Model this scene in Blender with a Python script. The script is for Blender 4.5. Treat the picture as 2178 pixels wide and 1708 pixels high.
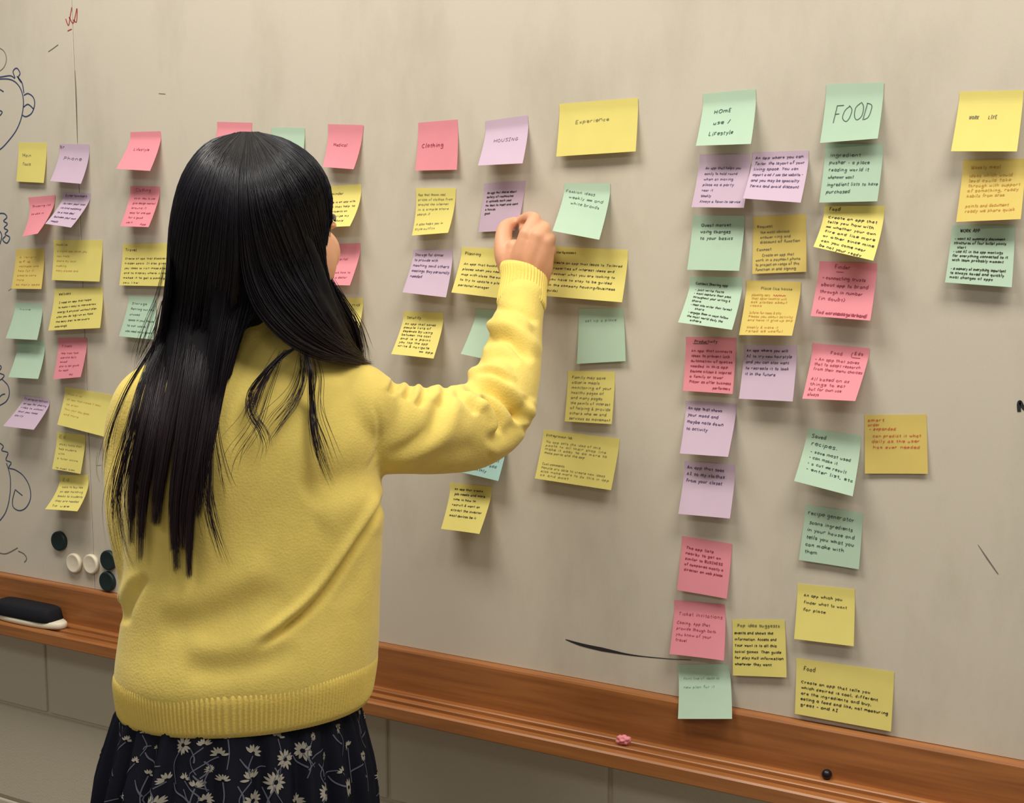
import bpy, bmesh, math, random
import numpy as np
from mathutils import Matrix, Vector

for _o in list(bpy.data.objects):
    bpy.data.objects.remove(_o, do_unlink=True)
SC = bpy.context.scene
COL = SC.collection
rng = np.random.default_rng(11)
random.seed(5)

# ------------------------------------------------------------------ camera
# wall is the plane y = 0, x runs right along it, z is up; metres
F = 2900.0                       # focal length in pixels of the 2178 x 1708 frame
VX, VY = -3940.0, 488.0          # vanishing point of the horizontal wall lines
CAM = np.array([0.0, -1.78, 1.5])
_dh = np.array([VX - 1089, 854 - VY, F]); _dh /= np.linalg.norm(_dh)
_th = math.atan2(854 - VY, F)
_ez = np.array([0, math.cos(_th), -math.sin(_th)])
_ez = _ez - (_ez @ _dh) * _dh; _ez /= np.linalg.norm(_ez)
_ex = -_dh
_ey = np.cross(_ex, _ez)
RIGHT = np.array([_ex[0], _ey[0], _ez[0]])
UP = np.array([_ex[1], _ey[1], _ez[1]])
FWD = np.array([_ex[2], _ey[2], _ez[2]])
cam = bpy.data.cameras.new('camera')
cam.sensor_fit = 'HORIZONTAL'; cam.sensor_width = 36.0
cam.lens = 36.0 * F / 2178.0
cam.clip_start = 0.02
cam_o = bpy.data.objects.new('camera', cam); COL.objects.link(cam_o)
m = Matrix.Identity(4)
for i in range(3):
    m[i][0] = RIGHT[i]; m[i][1] = UP[i]; m[i][2] = -FWD[i]; m[i][3] = CAM[i]
cam_o.matrix_world = m
SC.camera = cam_o

# ------------------------------------------------------------------ light
SC.view_settings.view_transform = 'Standard'
SC.view_settings.look = 'None'
SC.view_settings.gamma = 1.0
SC.view_settings.use_curve_mapping = False
SC.view_settings.exposure = -0.06
world = bpy.data.worlds.new('room_ambient'); SC.world = world
world.use_nodes = True
world.node_tree.nodes['Background'].inputs[0].default_value = (1.0, 0.955, 0.88, 1)
world.node_tree.nodes['Background'].inputs[1].default_value = 0.16

def area(name, loc, size, power, rot=(0, 0, 0), col=(1, 0.955, 0.86)):
    l = bpy.data.lights.new(name, 'AREA'); l.shape = 'RECTANGLE'
    l.size, l.size_y = size; l.energy = power; l.color = col
    o = bpy.data.objects.new(name, l); COL.objects.link(o)
    o.location = loc; o.rotation_euler = rot
    return o
# ceiling fluorescent troffers of the classroom, 3 m up, in front of the board
area('ceiling_lamp', (-1.5, -0.85, 3.0), (1.2, 0.6), 38)
area('ceiling_lamp', (0.3, -0.85, 3.0), (1.2, 0.6), 38)
area('ceiling_lamp', (-1.2, -3.0, 3.0), (1.2, 0.6), 17)
area('ceiling_lamp', (0.9, -3.0, 3.0), (1.2, 0.6), 11)

# ------------------------------------------------------------------ helpers
def ray(px, py):
    return (px - 1089) / F * RIGHT + (854 - py) / F * UP + FWD
def PY(px, py, y):               # pixel seen on the plane y = const (parallel to the wall)
    r = ray(px, py); return CAM + r * ((y - CAM[1]) / r[1])
def PZ(px, py, z):
    return CAM + ray(px, py) * z
def project(P):
    d = np.asarray(P) - CAM
    w = d @ FWD
    return 1089 + F * (d @ RIGHT) / w, 854 - F * (d @ UP) / w

def srgb(r, g, b):
    def f(c):
        c /= 255.0
        return c / 12.92 if c <= 0.04045 else ((c + 0.055) / 1.055) ** 2.4
    return (f(r), f(g), f(b), 1.0)

def mat(name, col, rough=0.6, spec=0.3, bump=None, vary=None, sheen=0, translucent=0, metallic=0, coat=0):
    """col: linear rgba. bump=(scale,strength,detail) vary=(scale,amount)"""
    mt = bpy.data.materials.new(name); mt.use_nodes = True
    nt = mt.node_tree; b = nt.nodes['Principled BSDF']
    b.inputs['Base Color'].default_value = col
    b.inputs['Roughness'].default_value = rough
    b.inputs['Specular IOR Level'].default_value = spec
    b.inputs['Metallic'].default_value = metallic
    if sheen:
        b.inputs['Sheen Weight'].default_value = sheen
        b.inputs['Sheen Roughness'].default_value = 0.5
    if coat:
        b.inputs['Coat Weight'].default_value = coat
    tc = nt.nodes.new('ShaderNodeTexCoord')
    if vary:
        n = nt.nodes.new('ShaderNodeTexNoise'); n.inputs['Scale'].default_value = vary[0]
        n.inputs['Detail'].default_value = 5
        nt.links.new(tc.outputs['Object'], n.inputs['Vector'])
        r = nt.nodes.new('ShaderNodeMapRange')
        r.inputs[1].default_value = 0.3; r.inputs[2].default_value = 0.7
        r.inputs[3].default_value = 1 - vary[1]; r.inputs[4].default_value = 1 + vary[1]
        nt.links.new(n.outputs['Fac'], r.inputs[0])
        mx = nt.nodes.new('ShaderNodeVectorMath'); mx.operation = 'SCALE'
        mx.inputs[0].default_value = col[:3]
        nt.links.new(r.outputs[0], mx.inputs['Scale'])
        nt.links.new(mx.outputs[0], b.inputs['Base Color'])
    if bump:
        n = nt.nodes.new('ShaderNodeTexNoise'); n.inputs['Scale'].default_value = bump[0]
        n.inputs['Detail'].default_value = bump[2]
        nt.links.new(tc.outputs['Object'], n.inputs['Vector'])
        bp = nt.nodes.new('ShaderNodeBump'); bp.inputs['Strength'].default_value = bump[1]
        bp.inputs['Distance'].default_value = 0.002
        nt.links.new(n.outputs['Fac'], bp.inputs['Height'])
        nt.links.new(bp.outputs[0], b.inputs['Normal'])
    if translucent:
        t = nt.nodes.new('ShaderNodeBsdfTranslucent'); t.inputs[0].default_value = col
        ms = nt.nodes.new('ShaderNodeMixShader'); ms.inputs[0].default_value = translucent
        out = nt.nodes['Material Output']
        nt.links.new(b.outputs[0], ms.inputs[1]); nt.links.new(t.outputs[0], ms.inputs[2])
        nt.links.new(ms.outputs[0], out.inputs[0])
    return mt

def new_mesh(name, V, Fc, smooth=True):
    """V (n,3) array; Fc (k,3|4) int array or list of lists"""
    me = bpy.data.meshes.new(name)
    V = np.asarray(V, dtype=np.float32)
    if isinstance(Fc, np.ndarray):
        k, c = Fc.shape
        me.vertices.add(len(V)); me.vertices.foreach_set('co', V.ravel())
        me.loops.add(k * c); me.loops.foreach_set('vertex_index', Fc.astype(np.int32).ravel())
        me.polygons.add(k)
        me.polygons.foreach_set('loop_start', np.arange(0, k * c, c, dtype=np.int32))
        me.update(calc_edges=True); me.validate()
    else:
        me.from_pydata([tuple(v) for v in V.tolist()], [], Fc); me.update()
    if smooth:
        me.polygons.foreach_set('use_smooth', np.ones(len(me.polygons), dtype=bool))
    return me

def link(name, me, material=None, parent=None, loc=None):
    o = bpy.data.objects.new(name, me); COL.objects.link(o)
    if loc is not None: o.location = loc
    if material is not None and me is not None and not me.materials: me.materials.append(material)
    if parent is not None:
        o.parent = parent
        o.matrix_parent_inverse = Matrix.Translation(parent.location).inverted()
    return o

def obj(name, V, Fc, material, parent=None, smooth=True):
    return link(name, new_mesh(name, V, Fc, smooth), material, parent)

def empty(name, loc):
    o = bpy.data.objects.new(name, None); COL.objects.link(o); o.location = loc
    o.empty_display_size = 0.1
    return o

def tag(o, label=None, cat=None, group=None, kind=None):
    if label: o['label'] = label
    if cat: o['category'] = cat
    if group: o['group'] = group
    if kind: o['kind'] = kind
    return o

def box_bm(x0, x1, y0, y1, z0, z1, bev=0.0, seg=2):
    bm = bmesh.new()
    bmesh.ops.create_cube(bm, size=1)
    for v in bm.verts:
        v.co = Vector((x0 + (v.co.x + .5) * (x1 - x0), y0 + (v.co.y + .5) * (y1 - y0), z0 + (v.co.z + .5) * (z1 - z0)))
    if bev: bmesh.ops.bevel(bm, geom=bm.edges[:], offset=bev, segments=seg, affect='EDGES', profile=0.5)
    return bm

def bm_obj(name, bm, material, parent=None, smooth=True):
    me = bpy.data.meshes.new(name); bm.to_mesh(me); bm.free()
    if smooth: me.polygons.foreach_set('use_smooth', np.ones(len(me.polygons), dtype=bool))
    return link(name, me, material, parent)

def catmull(P, n):
    """P (k,d) -> n samples, centripetal-free uniform Catmull-Rom"""
    P = np.asarray(P, float); k = len(P)
    if k == 2: return P[0] + (P[1] - P[0]) * np.linspace(0, 1, n)[:, None]
    t = np.linspace(0, k - 1, n); i = np.minimum(t.astype(int), k - 2); f = (t - i)[:, None]
    A = P[np.maximum(i - 1, 0)]; B = P[i]; C = P[i + 1]; D = P[np.minimum(i + 2, k - 1)]
    return 0.5 * (2 * B + (C - A) * f + (2 * A - 5 * B + 4 * C - D) * f ** 2 + (3 * B - A - 3 * C + D) * f ** 3)

def ribbon2d(pts, w):
    """flat strip of width w (scalar or array) round a 2-D polyline -> (2n,2) points, quads"""
    pts = np.asarray(pts, float)
    t = np.gradient(pts, axis=0); t /= (np.linalg.norm(t, axis=1)[:, None] + 1e-12)
    nrm = np.stack([-t[:, 1], t[:, 0]], 1) * (np.asarray(w) / 2).reshape(-1, 1)
    V = np.empty((2 * len(pts), 2)); V[0::2] = pts + nrm; V[1::2] = pts - nrm
    i = np.arange(len(pts) - 1) * 2
    return V, np.stack([i, i + 1, i + 3, i + 2], 1)

class Acc:
    def __init__(s): s.v = []; s.f = []; s.n = 0
    def add(s, V, Fq):
        s.v.append(np.asarray(V, float)); s.f.append(np.asarray(Fq, int) + s.n); s.n += len(V)
    def get(s): return np.concatenate(s.v), np.concatenate(s.f)

def tube(C, R, seg=24, cap=True):
    """closed tube along centres C (n,3) with radii R (n,) or (n,2); returns V, faces list"""
    C = np.asarray(C, float); n = len(C); R = np.asarray(R, float)
    if R.ndim == 1: R = np.stack([R, R], 1)
    T = np.gradient(C, axis=0); T /= np.linalg.norm(T, axis=1)[:, None]
    u = np.cross(T[0], [0, 0, 1.0]);
    if np.linalg.norm(u) < .1: u = np.cross(T[0], [0, 1.0, 0])
    u /= np.linalg.norm(u); V = []
    for i in range(n):
        u = u - (u @ T[i]) * T[i]; u /= np.linalg.norm(u); w = np.cross(T[i], u)
        a = np.linspace(0, 2 * np.pi, seg, endpoint=False)
        V.append(C[i] + np.outer(np.cos(a), u) * R[i, 0] + np.outer(np.sin(a), w) * R[i, 1])
    V = np.concatenate(V); Fc = []
    for i in range(n - 1):
        for j in range(seg):
            a = i * seg + j; b = i * seg + (j + 1) % seg
            Fc.append([a, b, b + seg, a + seg])
    if cap:
        Fc.append(list(range(seg))[::-1]); Fc.append(list(range((n - 1) * seg, n * seg)))
    return V, Fc

class Solid:                       # collects closed shapes, fused into one skin by voxel remesh
    def __init__(s): s.v = []; s.f = []; s.n = 0
    def add(s, V, Fc):
        s.v.append(np.asarray(V, float)); s.f += [[i + s.n for i in q] for q in Fc]; s.n += len(V)
    def ball(s, c, r, M=None):
        bm = bmesh.new(); bmesh.ops.create_icosphere(bm, subdivisions=3, radius=1)
        V = np.array([v.co[:] for v in bm.verts]) * np.asarray(r)
        if M is not None: V = V @ np.asarray(M)
        Fc = [[v.index for v in f.verts] for f in bm.faces]; bm.free()
        s.add(V + np.asarray(c), Fc)
    def limb(s, pts, rad, seg=16, n=None):
        pts = np.asarray(pts, float); rad = np.asarray(rad, float)
        n = n or max(8, 5 * len(pts))
        C = catmull(np.c_[pts, rad], n)
        s.add(*tube(C[:, :3], np.maximum(C[:, 3], 1e-3), seg))
        s.ball(pts[0], rad[0]); s.ball(pts[-1], rad[-1])
    def skin(s, voxel, smooth=6, fac=0.5):
        me = new_mesh('tmp', np.concatenate(s.v), s.f, False)
        o = bpy.data.objects.new('tmp', me); COL.objects.link(o)
        r = o.modifiers.new('r', 'REMESH'); r.mode = 'VOXEL'; r.voxel_size = voxel
        if smooth:
            q = o.modifiers.new('s', 'SMOOTH'); q.iterations = smooth; q.factor = fac
        dg = bpy.context.evaluated_depsgraph_get(); dg.update()
        out = bpy.data.meshes.new_from_object(o.evaluated_get(dg))
        bpy.data.objects.remove(o, do_unlink=True); bpy.data.meshes.remove(me)
        out.polygons.foreach_set('use_smooth', np.ones(len(out.polygons), dtype=bool))
        return out

# ------------------------------------------------------------------ single-stroke handwriting alphabet
_G = {
'a':'6|5,8 3,10 1,8 0,4 1,1 3,0 5,3;5,10 5,2 6,0','b':'6|0,17 0,0;0,7 2,10 5,8 5,3 3,0 0,2','c':'5|5,8 3,10 0,7 0,3 2,0 5,2',
'd':'6|5,8 2,10 0,6 1,1 3,0 5,3;5,17 5,0','e':'5|0,5 5,6 4,9 2,10 0,7 0,3 2,0 5,2','f':'5|5,15 3,17 2,14 2,0;0,9 4,9',
'g':'6|5,8 2,10 0,6 2,2 5,4;5,10 5,-4 3,-7 0,-5','h':'6|0,17 0,0;0,6 3,10 5,7 5,0','i':'2|1,10 1,0;1,14 1,15.5','j':'3|2,10 2,-4 0,-6;2,14 2,15.5',
'k':'5|0,17 0,0;4,10 0,4;1,5 5,0','l':'2|1,17 1,1 2,0','m':'9|0,10 0,0;0,7 2,10 4,7 4,0;4,7 6,10 8,7 8,0','n':'6|0,10 0,0;0,7 3,10 5,7 5,0',
'o':'6|3,10 0,7 0,3 3,0 5,3 5,7 3,10','p':'6|0,10 0,-7;0,7 3,10 5,7 4,2 0,2','q':'6|5,8 2,10 0,6 2,2 5,4;5,10 5,-7','r':'5|0,10 0,0;0,6 2,10 4,9',
's':'5|5,9 2,10 0,8 4,4 4,1 0,0','t':'4|2,15 2,2 4,0;0,10 4,10','u':'6|0,10 0,3 2,0 5,3;5,10 5,0','v':'5|0,10 2,0;2,0 5,10','w':'8|0,10 2,0;2,0 4,8;4,8 6,0;6,0 8,10',
'x':'5|0,10 5,0;5,10 0,0','y':'5|0,10 3,2;5,10 1,-7','z':'5|0,10 5,10;5,10 0,0;0,0 5,0',
'A':'7|0,0 3,16;3,16 6,0;1,6 5,6','B':'7|0,16 0,0;0,16 4,15 5,12 0,8;0,8 5,6 5,2 0,0','C':'7|6,14 3,16 0,11 0,5 3,0 6,2','D':'7|0,16 0,0;0,16 5,14 6,8 4,2 0,0',
'E':'6|5,16 0,16;0,16 0,0;0,8 4,8;0,0 5,0','F':'6|0,16 0,0;0,16 6,16;0,8 4,8','G':'7|6,14 3,16 0,11 0,4 3,0 6,3;6,3 6,7;3,7 6,7','H':'7|0,16 0,0;6,16 6,0;0,8 6,8',
'I':'5|2,16 2,0;0,16 4,16;0,0 4,0','J':'6|5,16 5,3 3,0 0,3','K':'7|0,16 0,0;6,16 0,7;1,8 6,0','L':'6|0,16 0,0;0,0 5,0','M':'8|0,0 0,16;0,16 4,5;4,5 7,16;7,16 7,0',
'N':'7|0,0 0,16;0,16 6,0;6,0 6,16','O':'8|4,16 0,12 0,4 4,0 7,4 7,12 4,16','P':'6|0,16 0,0;0,16 5,14 5,9 0,7','Q':'8|4,16 0,12 0,4 4,0 7,4 7,12 4,16;4,4 8,-1',
'R':'7|0,16 0,0;0,16 5,14 5,9 0,8;2,8 6,0','S':'6|6,14 3,16 0,13 5,6 4,1 0,1','T':'7|0,16 7,16;3,16 3,0','U':'7|0,16 0,4 3,0 6,4 6,16','V':'7|0,16 3,0;3,0 6,16',
'W':'9|0,16 2,0;2,0 4,12;4,12 6,0;6,0 8,16','X':'7|0,16 6,0;6,16 0,0','Y':'7|0,16 3,8;6,16 3,8;3,8 3,0','Z':'7|0,16 6,16;6,16 0,0;0,0 6,0',
'.':'2|0.5,0 1,0.6','-':'4|0,6 4,6','/':'5|0,-2 5,17','!':'2|1,16 1,5;1,0 1,1','?':'5|0,13 3,16 5,12 2,8 2,5;2,0 2,1','&':'7|6,0 1,12 3,15 4,12 0,3 3,0 6,5',
"'":'2|1,16 1,13',',':'2|1,1 0,-3',':':'2|1,8 1,7;1,1 1,0','(':'3|2,17 0,10 0,4 2,-2',')':'3|0,17 2,10 2,4 0,-2','+':'5|2,9 2,2;0,6 5,6','%':'6|0,0 6,16',
}
GL = {}
for _k, _s in _G.items():
    _w, _r = _s.split('|')
    GL[_k] = (float(_w) / 10, [np.array([[float(c) for c in p.split(',')] for p in st.split()]) / 10 for st in _r.split(';')])

def text_width(s):
    return sum(0.55 if c == ' ' else GL.get(c, GL['o'])[0] + 0.28 for c in s)

def write_line(acc, s, x, y, h, width, pen, slope, slant, to3d):
    """stroke text s from (x,y) (note metres, y down), x-height h, fitted to width"""
    k = width / max(text_width(s), .1); cx = 0.0
    for c in s:
        if c == ' ': cx += 0.55; continue
        if c == '#':                     # word scribbled out
            z = np.array([[i * 0.12, (0.1 + 0.9 * (i % 2))] for i in range(12)])
            strokes = [z]; w = 1.3
        else:
            w, strokes = GL.get(c, GL['o'])
        dy = rng.normal(0, .06); sc = 1 + rng.normal(0, .06)
        for st in strokes:
            p = st * sc + rng.normal(0, .035, st.shape)
            n = 2 if len(p) == 2 else 3 * len(p) - 2
            p = catmull(p, n)
            X = x + k * (cx + p[:, 0]) + h * slant * p[:, 1]
            Y = y - h * (p[:, 1] + dy) + slope * (X - x)
            V, Fq = ribbon2d(np.stack([X, Y], 1), pen)
            acc.add(to3d(V), Fq)
        cx += w + 0.28

# ================================================================== room shell
M_block = mat('painted_block', srgb(208, 200, 180), 0.75, 0.25, bump=(260, 0.35, 4), vary=(3.0, 0.03))
M_mortar = mat('painted_mortar', srgb(204, 196, 176), 0.85, 0.2, bump=(200, 0.3, 3))
M_floor = mat('vinyl_floor', srgb(150, 140, 124), 0.5, 0.4, vary=(40, 0.08))

flo = bm_obj('floor', box_bm(-4.2, 2.2, -4.6, 0.2, -0.1, 0.0), M_floor, smooth=False)
tag(flo, 'beige vinyl classroom floor', kind='structure')
wall = bm_obj('wall_back', box_bm(-4.2, 2.2, 0.006, 0.2, 0.0, 3.0), M_mortar, smooth=False)
tag(wall, 'painted concrete block wall behind the whiteboard', kind='structure')
# concrete blocks, 0.41 x 0.20 m, running bond; joints taken from the photo
BW, BH = 0.41, 0.2025
JX, JZ = -0.8640, 0.551
bm = box_bm(-BW / 2 + .0035, BW / 2 - .0035, 0.0, 0.03, 0.0035, BH - .0035, 0.004, 3)
blk_me = bpy.data.meshes.new('block'); bm.to_mesh(blk_me); bm.free(); blk_me.materials.append(M_block)
for r in range(-3, 3):
    z = JZ + r * BH
    if z < -0.1: continue
    off = 0.5 if r % 2 == 0 else 0.0
    for k in range(-8, 8):
        x = JX + (k + off) * BW
        if not (-4.0 < x < 2.0): continue
        if z < 0: z = 0.0
        b = link('block', blk_me, None, wall, (x, 0, z + 0.0))
        b.scale.y = rng.uniform(.93, 1.0)

# ================================================================== whiteboard
BY = -0.006
M_board = bpy.data.materials.new('whiteboard_enamel'); M_board.use_nodes = True
nt = M_board.node_tree; b = nt.nodes['Principled BSDF']
tc = nt.nodes.new('ShaderNodeTexCoord')
mp = nt.nodes.new('ShaderNodeMapping'); mp.inputs['Scale'].default_value = (2.2, 1, 0.9)
nt.links.new(tc.outputs['Object'], mp.inputs['Vector'])
n1 = nt.nodes.new('ShaderNodeTexNoise'); n1.inputs['Scale'].default_value = 2.2; n1.inputs['Detail'].default_value = 6
n1.inputs['Roughness'].default_value = 0.62
nt.links.new(mp.outputs[0], n1.inputs['Vector'])
cr = nt.nodes.new('ShaderNodeValToRGB')
cr.color_ramp.elements[0].position = 0.30; cr.color_ramp.elements[0].color = srgb(196, 187, 170)
cr.color_ramp.elements[1].position = 0.52; cr.color_ramp.elements[1].color = srgb(212, 203, 187)
nt.links.new(n1.outputs['Fac'], cr.inputs[0])
n2 = nt.nodes.new('ShaderNodeTexNoise'); n2.inputs['Scale'].default_value = 700; n2.inputs['Detail'].default_value = 2
nt.links.new(tc.outputs['Object'], n2.inputs['Vector'])
mx = nt.nodes.new('ShaderNodeMix'); mx.data_type = 'RGBA'; mx.blend_type = 'OVERLAY'; mx.inputs[0].default_value = 0.10
nt.links.new(cr.outputs[0], mx.inputs[6]); nt.links.new(n2.outputs['Color'], mx.inputs[7])
nt.links.new(mx.outputs[2], b.inputs['Base Color'])
b.inputs['Roughness'].default_value = 0.55; b.inputs['Specular IOR Level'].default_value = 0.3

M_alu = mat('board_trim_metal', srgb(150, 145, 135), 0.45, 0.5, metallic=0.6)
seam_x = PY(163, 280, BY)[0]
wb = empty('whiteboard', (-1.2, 0, 0.8))
tag(wb, 'long off-white wall whiteboard covered with sticky notes', 'whiteboard')
bm_obj('panel', box_bm(seam_x + .0007, 1.2, BY, -0.0002, 0.8262, 2.25, 0.0006, 1), M_board, wb, False)
bm_obj('panel', box_bm(-3.7, seam_x - .0007, BY, -0.0002, 0.8262, 2.25, 0.0006, 1), M_board, wb, False)
bm_obj('top_trim', box_bm(-3.72, 1.22, -0.02, -0.0002, 2.2502, 2.285, 0.003, 2), M_alu, wb, False)

# ---- marker drawings and stray marks on the board
INK = {'blue': mat('blue_marker', srgb(62, 74, 112), .6), 'black': mat('black_marker', srgb(48, 48, 52), .6),
       'grey': mat('faded_marker', srgb(120, 113, 104), .7), 'red': mat('red_marker', srgb(172, 70, 62), .6),
       'pale': mat('ghost_marker', srgb(168, 158, 142), .7)}
def board_marks(name, strokes, ink, pen=0.0024, label=None):
    acc = Acc()
    for st in strokes:
        w = pen
        if isinstance(st, tuple): st, w = st
        P = np.array([PY(x, y, BY) for x, y in st])[:, [0, 2]]
        n = max(2, 6 * (len(P) - 1) + 1)
        Q = catmull(P, n)
        if not np.isscalar(w): w = np.interp(np.linspace(0, 1, n), np.linspace(0, 1, len(w)), w)
        V, Fq = ribbon2d(Q, w)
        acc.add(np.c_[V[:, 0], np.full(len(V), BY - .0004), V[:, 1]], Fq)
    V, Fq = acc.get()
    o = obj(name, V, Fq, INK[ink], wb)
    if label: o['label'] = label
    return o
board_marks('marker_doodle', [
    [(-30, 172), (0, 168), (25, 170), (42, 185), (50, 212), (47, 245), (36, 275), (18, 300), (0, 318), (-20, 325)],
    [(-25, 166), (0, 164), (22, 161), (32, 166), (28, 152), (36, 145), (43, 156), (39, 165), (46, 176)],
    [(36, 162), (47, 176), (51, 198)],
    [(51, 203), (60, 199), (71, 207), (74, 222), (68, 240), (56, 248), (48, 245)], [(50, 228), (60, 222), (72, 232)],
    [(-4, 188), (8, 195)], [(-4, 234), (5, 238), (0, 246)]], 'blue', 0.0024, 'blue ink outline of a round head with an ear')
board_marks('marker_doodle', [[(-10, 98), (8, 108), (14, 126), (8, 144), (-5, 154)]], 'grey', 0.0016)
board_marks('marker_doodle', [
    [(-10, 455), (8, 454), (15, 462), (8, 470), (16, 476), (9, 485), (17, 490), (11, 498), (21, 505), (15, 517), (6, 510), (12, 502)],
    [(-5, 485), (4, 500), (0, 520)]], 'blue', 0.0024, 'blue ink curl drawn at the edge')
board_marks('marker_doodle', [
    [(-10, 772), (3, 780), (-2, 792), (9, 798), (4, 806), (-4, 810)], [(4, 806), (17, 820), (20, 838), (13, 854), (-4, 864)], [(-6, 850), (4, 840), (11, 838)]], 'blue', 0.0022)
board_marks('marker_doodle', [
    [(-8, 938), (7, 948), (4, 958), (17, 963), (13, 978), (24, 984), (19, 995), (32, 999), (50, 1012), (63, 1035), (65, 1060), (56, 1079), (42, 1086), (29, 1079), (27, 1064), (32, 1043)],
    [(32, 1041), (48, 1054)], [(14, 985), (22, 1015), (21, 1055), (12, 1090), (-6, 1114)]], 'blue', 0.0022, 'blue ink outline of a head with wavy hair and an ear')
board_marks('marker_doodle', [[(-6, 1174), (8, 1178), (20, 1175), (38, 1165)], [(39, 1172), (51, 1178), (57, 1188), (52, 1196)]], 'grey', 0.0022)
board_marks('marker_scribble', [[(140, 40), (146, 54), (150, 32), (153, 15)], [(147, 36), (155, 49), (159, 40), (164, 18), (163, 46), (156, 42)], [(144, 66), (148, 64), (153, 62)]],
            'red', 0.0020, 'small red marker scribble')
for _s in (([(103, 110), (112, 104), (124, 95)], 0.0016), ([(160, 150), (163, 220), (165, 302)], [0.0006, .0016, .0022, .0016, .0008]),
           ([(168, 390), (169, 408)], .001), ([(338, 199), (352, 200)], .001)):
    board_marks('marker_streak', [_s], 'grey')
board_marks('marker_streak', [([(1203, 1360), (1240, 1372), (1300, 1385), (1350, 1394), (1420, 1401), (1470, 1404)], [.001, .0045, .006, .003, .0014, .001, .0006])],
            'black', .003, 'long dark marker streak above the wooden tray')
board_marks('marker_streak', [([(2080, 1158), (2100, 1188), (2123, 1221)], [.0005, .0018, .0012])], 'grey')
board_marks('marker_streak', [([(2168, 876), (2167, 860), (2170, 855), (2176, 866), (2184, 872), (2190, 862)], .0045)], 'black')
board_marks('marker_streak', [([(208, 962), (205, 985), (207, 1008), (212, 1024)], .001), ([(205, 990), (216, 989)], .001)], 'pale')
board_marks('marker_streak', [([(18, 618), (48, 598)], .0016)], 'pale')

# ================================================================== wooden marker tray
M_wood = bpy.data.materials.new('varnished_oak'); M_wood.use_nodes = True
nt = M_wood.node_tree; b = nt.nodes['Principled BSDF']
tc = nt.nodes.new('ShaderNodeTexCoord'); mp = nt.nodes.new('ShaderNodeMapping')
mp.inputs['Scale'].default_value = (1.6, 40, 40)
nt.links.new(tc.outputs['Object'], mp.inputs['Vector'])
n1 = nt.nodes.new('ShaderNodeTexNoise'); n1.inputs['Scale'].default_value = 3; n1.inputs['Detail'].default_value = 7
nt.links.new(mp.outputs[0], n1.inputs['Vector'])
cr = nt.nodes.new('ShaderNodeValToRGB')
cr.color_ramp.elements[0].position = 0.3; cr.color_ramp.elements[0].color = srgb(142, 88, 48)
cr.color_ramp.elements[1].position = 0.72; cr.color_ramp.elements[1].color = srgb(178, 116, 64)
nt.links.new(n1.outputs['Fac'], cr.inputs[0]); nt.links.new(cr.outputs[0], b.inputs['Base Color'])
b.inputs['Roughness'].default_value = 0.36; b.inputs['Specular IOR Level'].default_value = 0.5
def extrude(profile, x0, x1):
    n = len(profile); V = [(x0, y, z) for y, z in profile] + [(x1, y, z) for y, z in profile]
    Fc = [[i, (i + 1) % n, n + (i + 1) % n, n + i] for i in range(n)] + [list(range(n))[::-1], list(range(n, 2 * n))]
    return np.array(V), Fc
tray = empty('marker_tray', (-1.2, 0, 0.73))
tag(tray, 'varnished oak marker tray with grooved ledge under the whiteboard', 'tray')
TZ = 0.826
obj('back_rail', *extrude([(-0.0002, TZ - .094), (-0.021, TZ - .094), (-0.021, TZ - .004), (-0.0195, TZ - .0012), (-0.017, TZ), (-0.0002, TZ)], -3.7, 1.2), M_wood, tray, False)
LZ = 0.7557
prof = [(-.021, LZ - .024), (-.021, LZ), (-.0325, LZ), (-.0340, LZ - .0015), (-.0345, LZ - .009), (-.0405, LZ - .011), (-.0465, LZ - .009), (-.0470, LZ - .0012), (-.0482, LZ),
        (-.0588, LZ), (-.0600, LZ - .0012), (-.0605, LZ - .009), (-.0660, LZ - .011), (-.0715, LZ - .009), (-.0720, LZ - .0012), (-.0732, LZ), (-.0855, LZ), (-.088, LZ - .0025),
        (-.088, LZ - .021), (-.085, LZ - .024)]
obj('grooved_ledge', *extrude(prof[::-1], -3.7, 1.2), M_wood, tray, False)

# ================================================================== small things on the board and the tray
def revolve(prof, seg=40):
    """prof: list of (r, h); axis +h"""
    V = []; Fc = []
    a = np.linspace(0, 2 * np.pi, seg, endpoint=False)
    for r, h in prof: V += [(r * math.cos(t), r * math.sin(t), h) for t in a]
    n = len(prof)
    for i in range(n - 1):
        for j in range(seg):
            p = i * seg + j; q = i * seg + (j + 1) % seg
            Fc.append([p, q, q + seg, p + seg])
    Fc.append(list(range(seg))[::-1]); Fc.append(list(range((n - 1) * seg, n * seg)))
    return np.array(V), Fc
M_mag_dark = mat('dark_green_plastic', srgb(22, 40, 40), 0.45, 0.4)
M_mag_white = mat('white_plastic', srgb(232, 222, 200), 0.5, 0.4)
MR = 0.0188
mag_prof = [(0.0158, 0), (MR, 0.0008), (MR, 0.0062), (MR - .0008, 0.0078), (MR - .0028, 0.0085), (MR - .0042, 0.0080), (0.004, 0.0077)]
mv, mf = revolve(mag_prof)
for px, py, mt, lab in ((124, 1151, M_mag_dark, 'dark green round magnet alone above the pair of white magnets'),
                        (156, 1198, M_mag_white, 'white round magnet beside a white magnet, away from the green ones'),
                        (192, 1200, M_mag_white, 'white round magnet touching the dark green magnets'),
                        (229, 1192, M_mag_dark, 'dark green round magnet beside the white magnets, upper of two'),
                        (227, 1237, M_mag_dark, 'dark green round magnet just above the oak tray rail')):
    c = PY(px, py, BY - .006)
    V = np.stack([mv[:, 0], -mv[:, 2], mv[:, 1]], 1)
    o = link('round_magnet', new_mesh('round_magnet', V, mf), mt, None, (c[0], BY, max(c[2], TZ + MR + .0005)))
    tag(o, lab, 'magnet', 'round magnets on the whiteboard')

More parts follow.
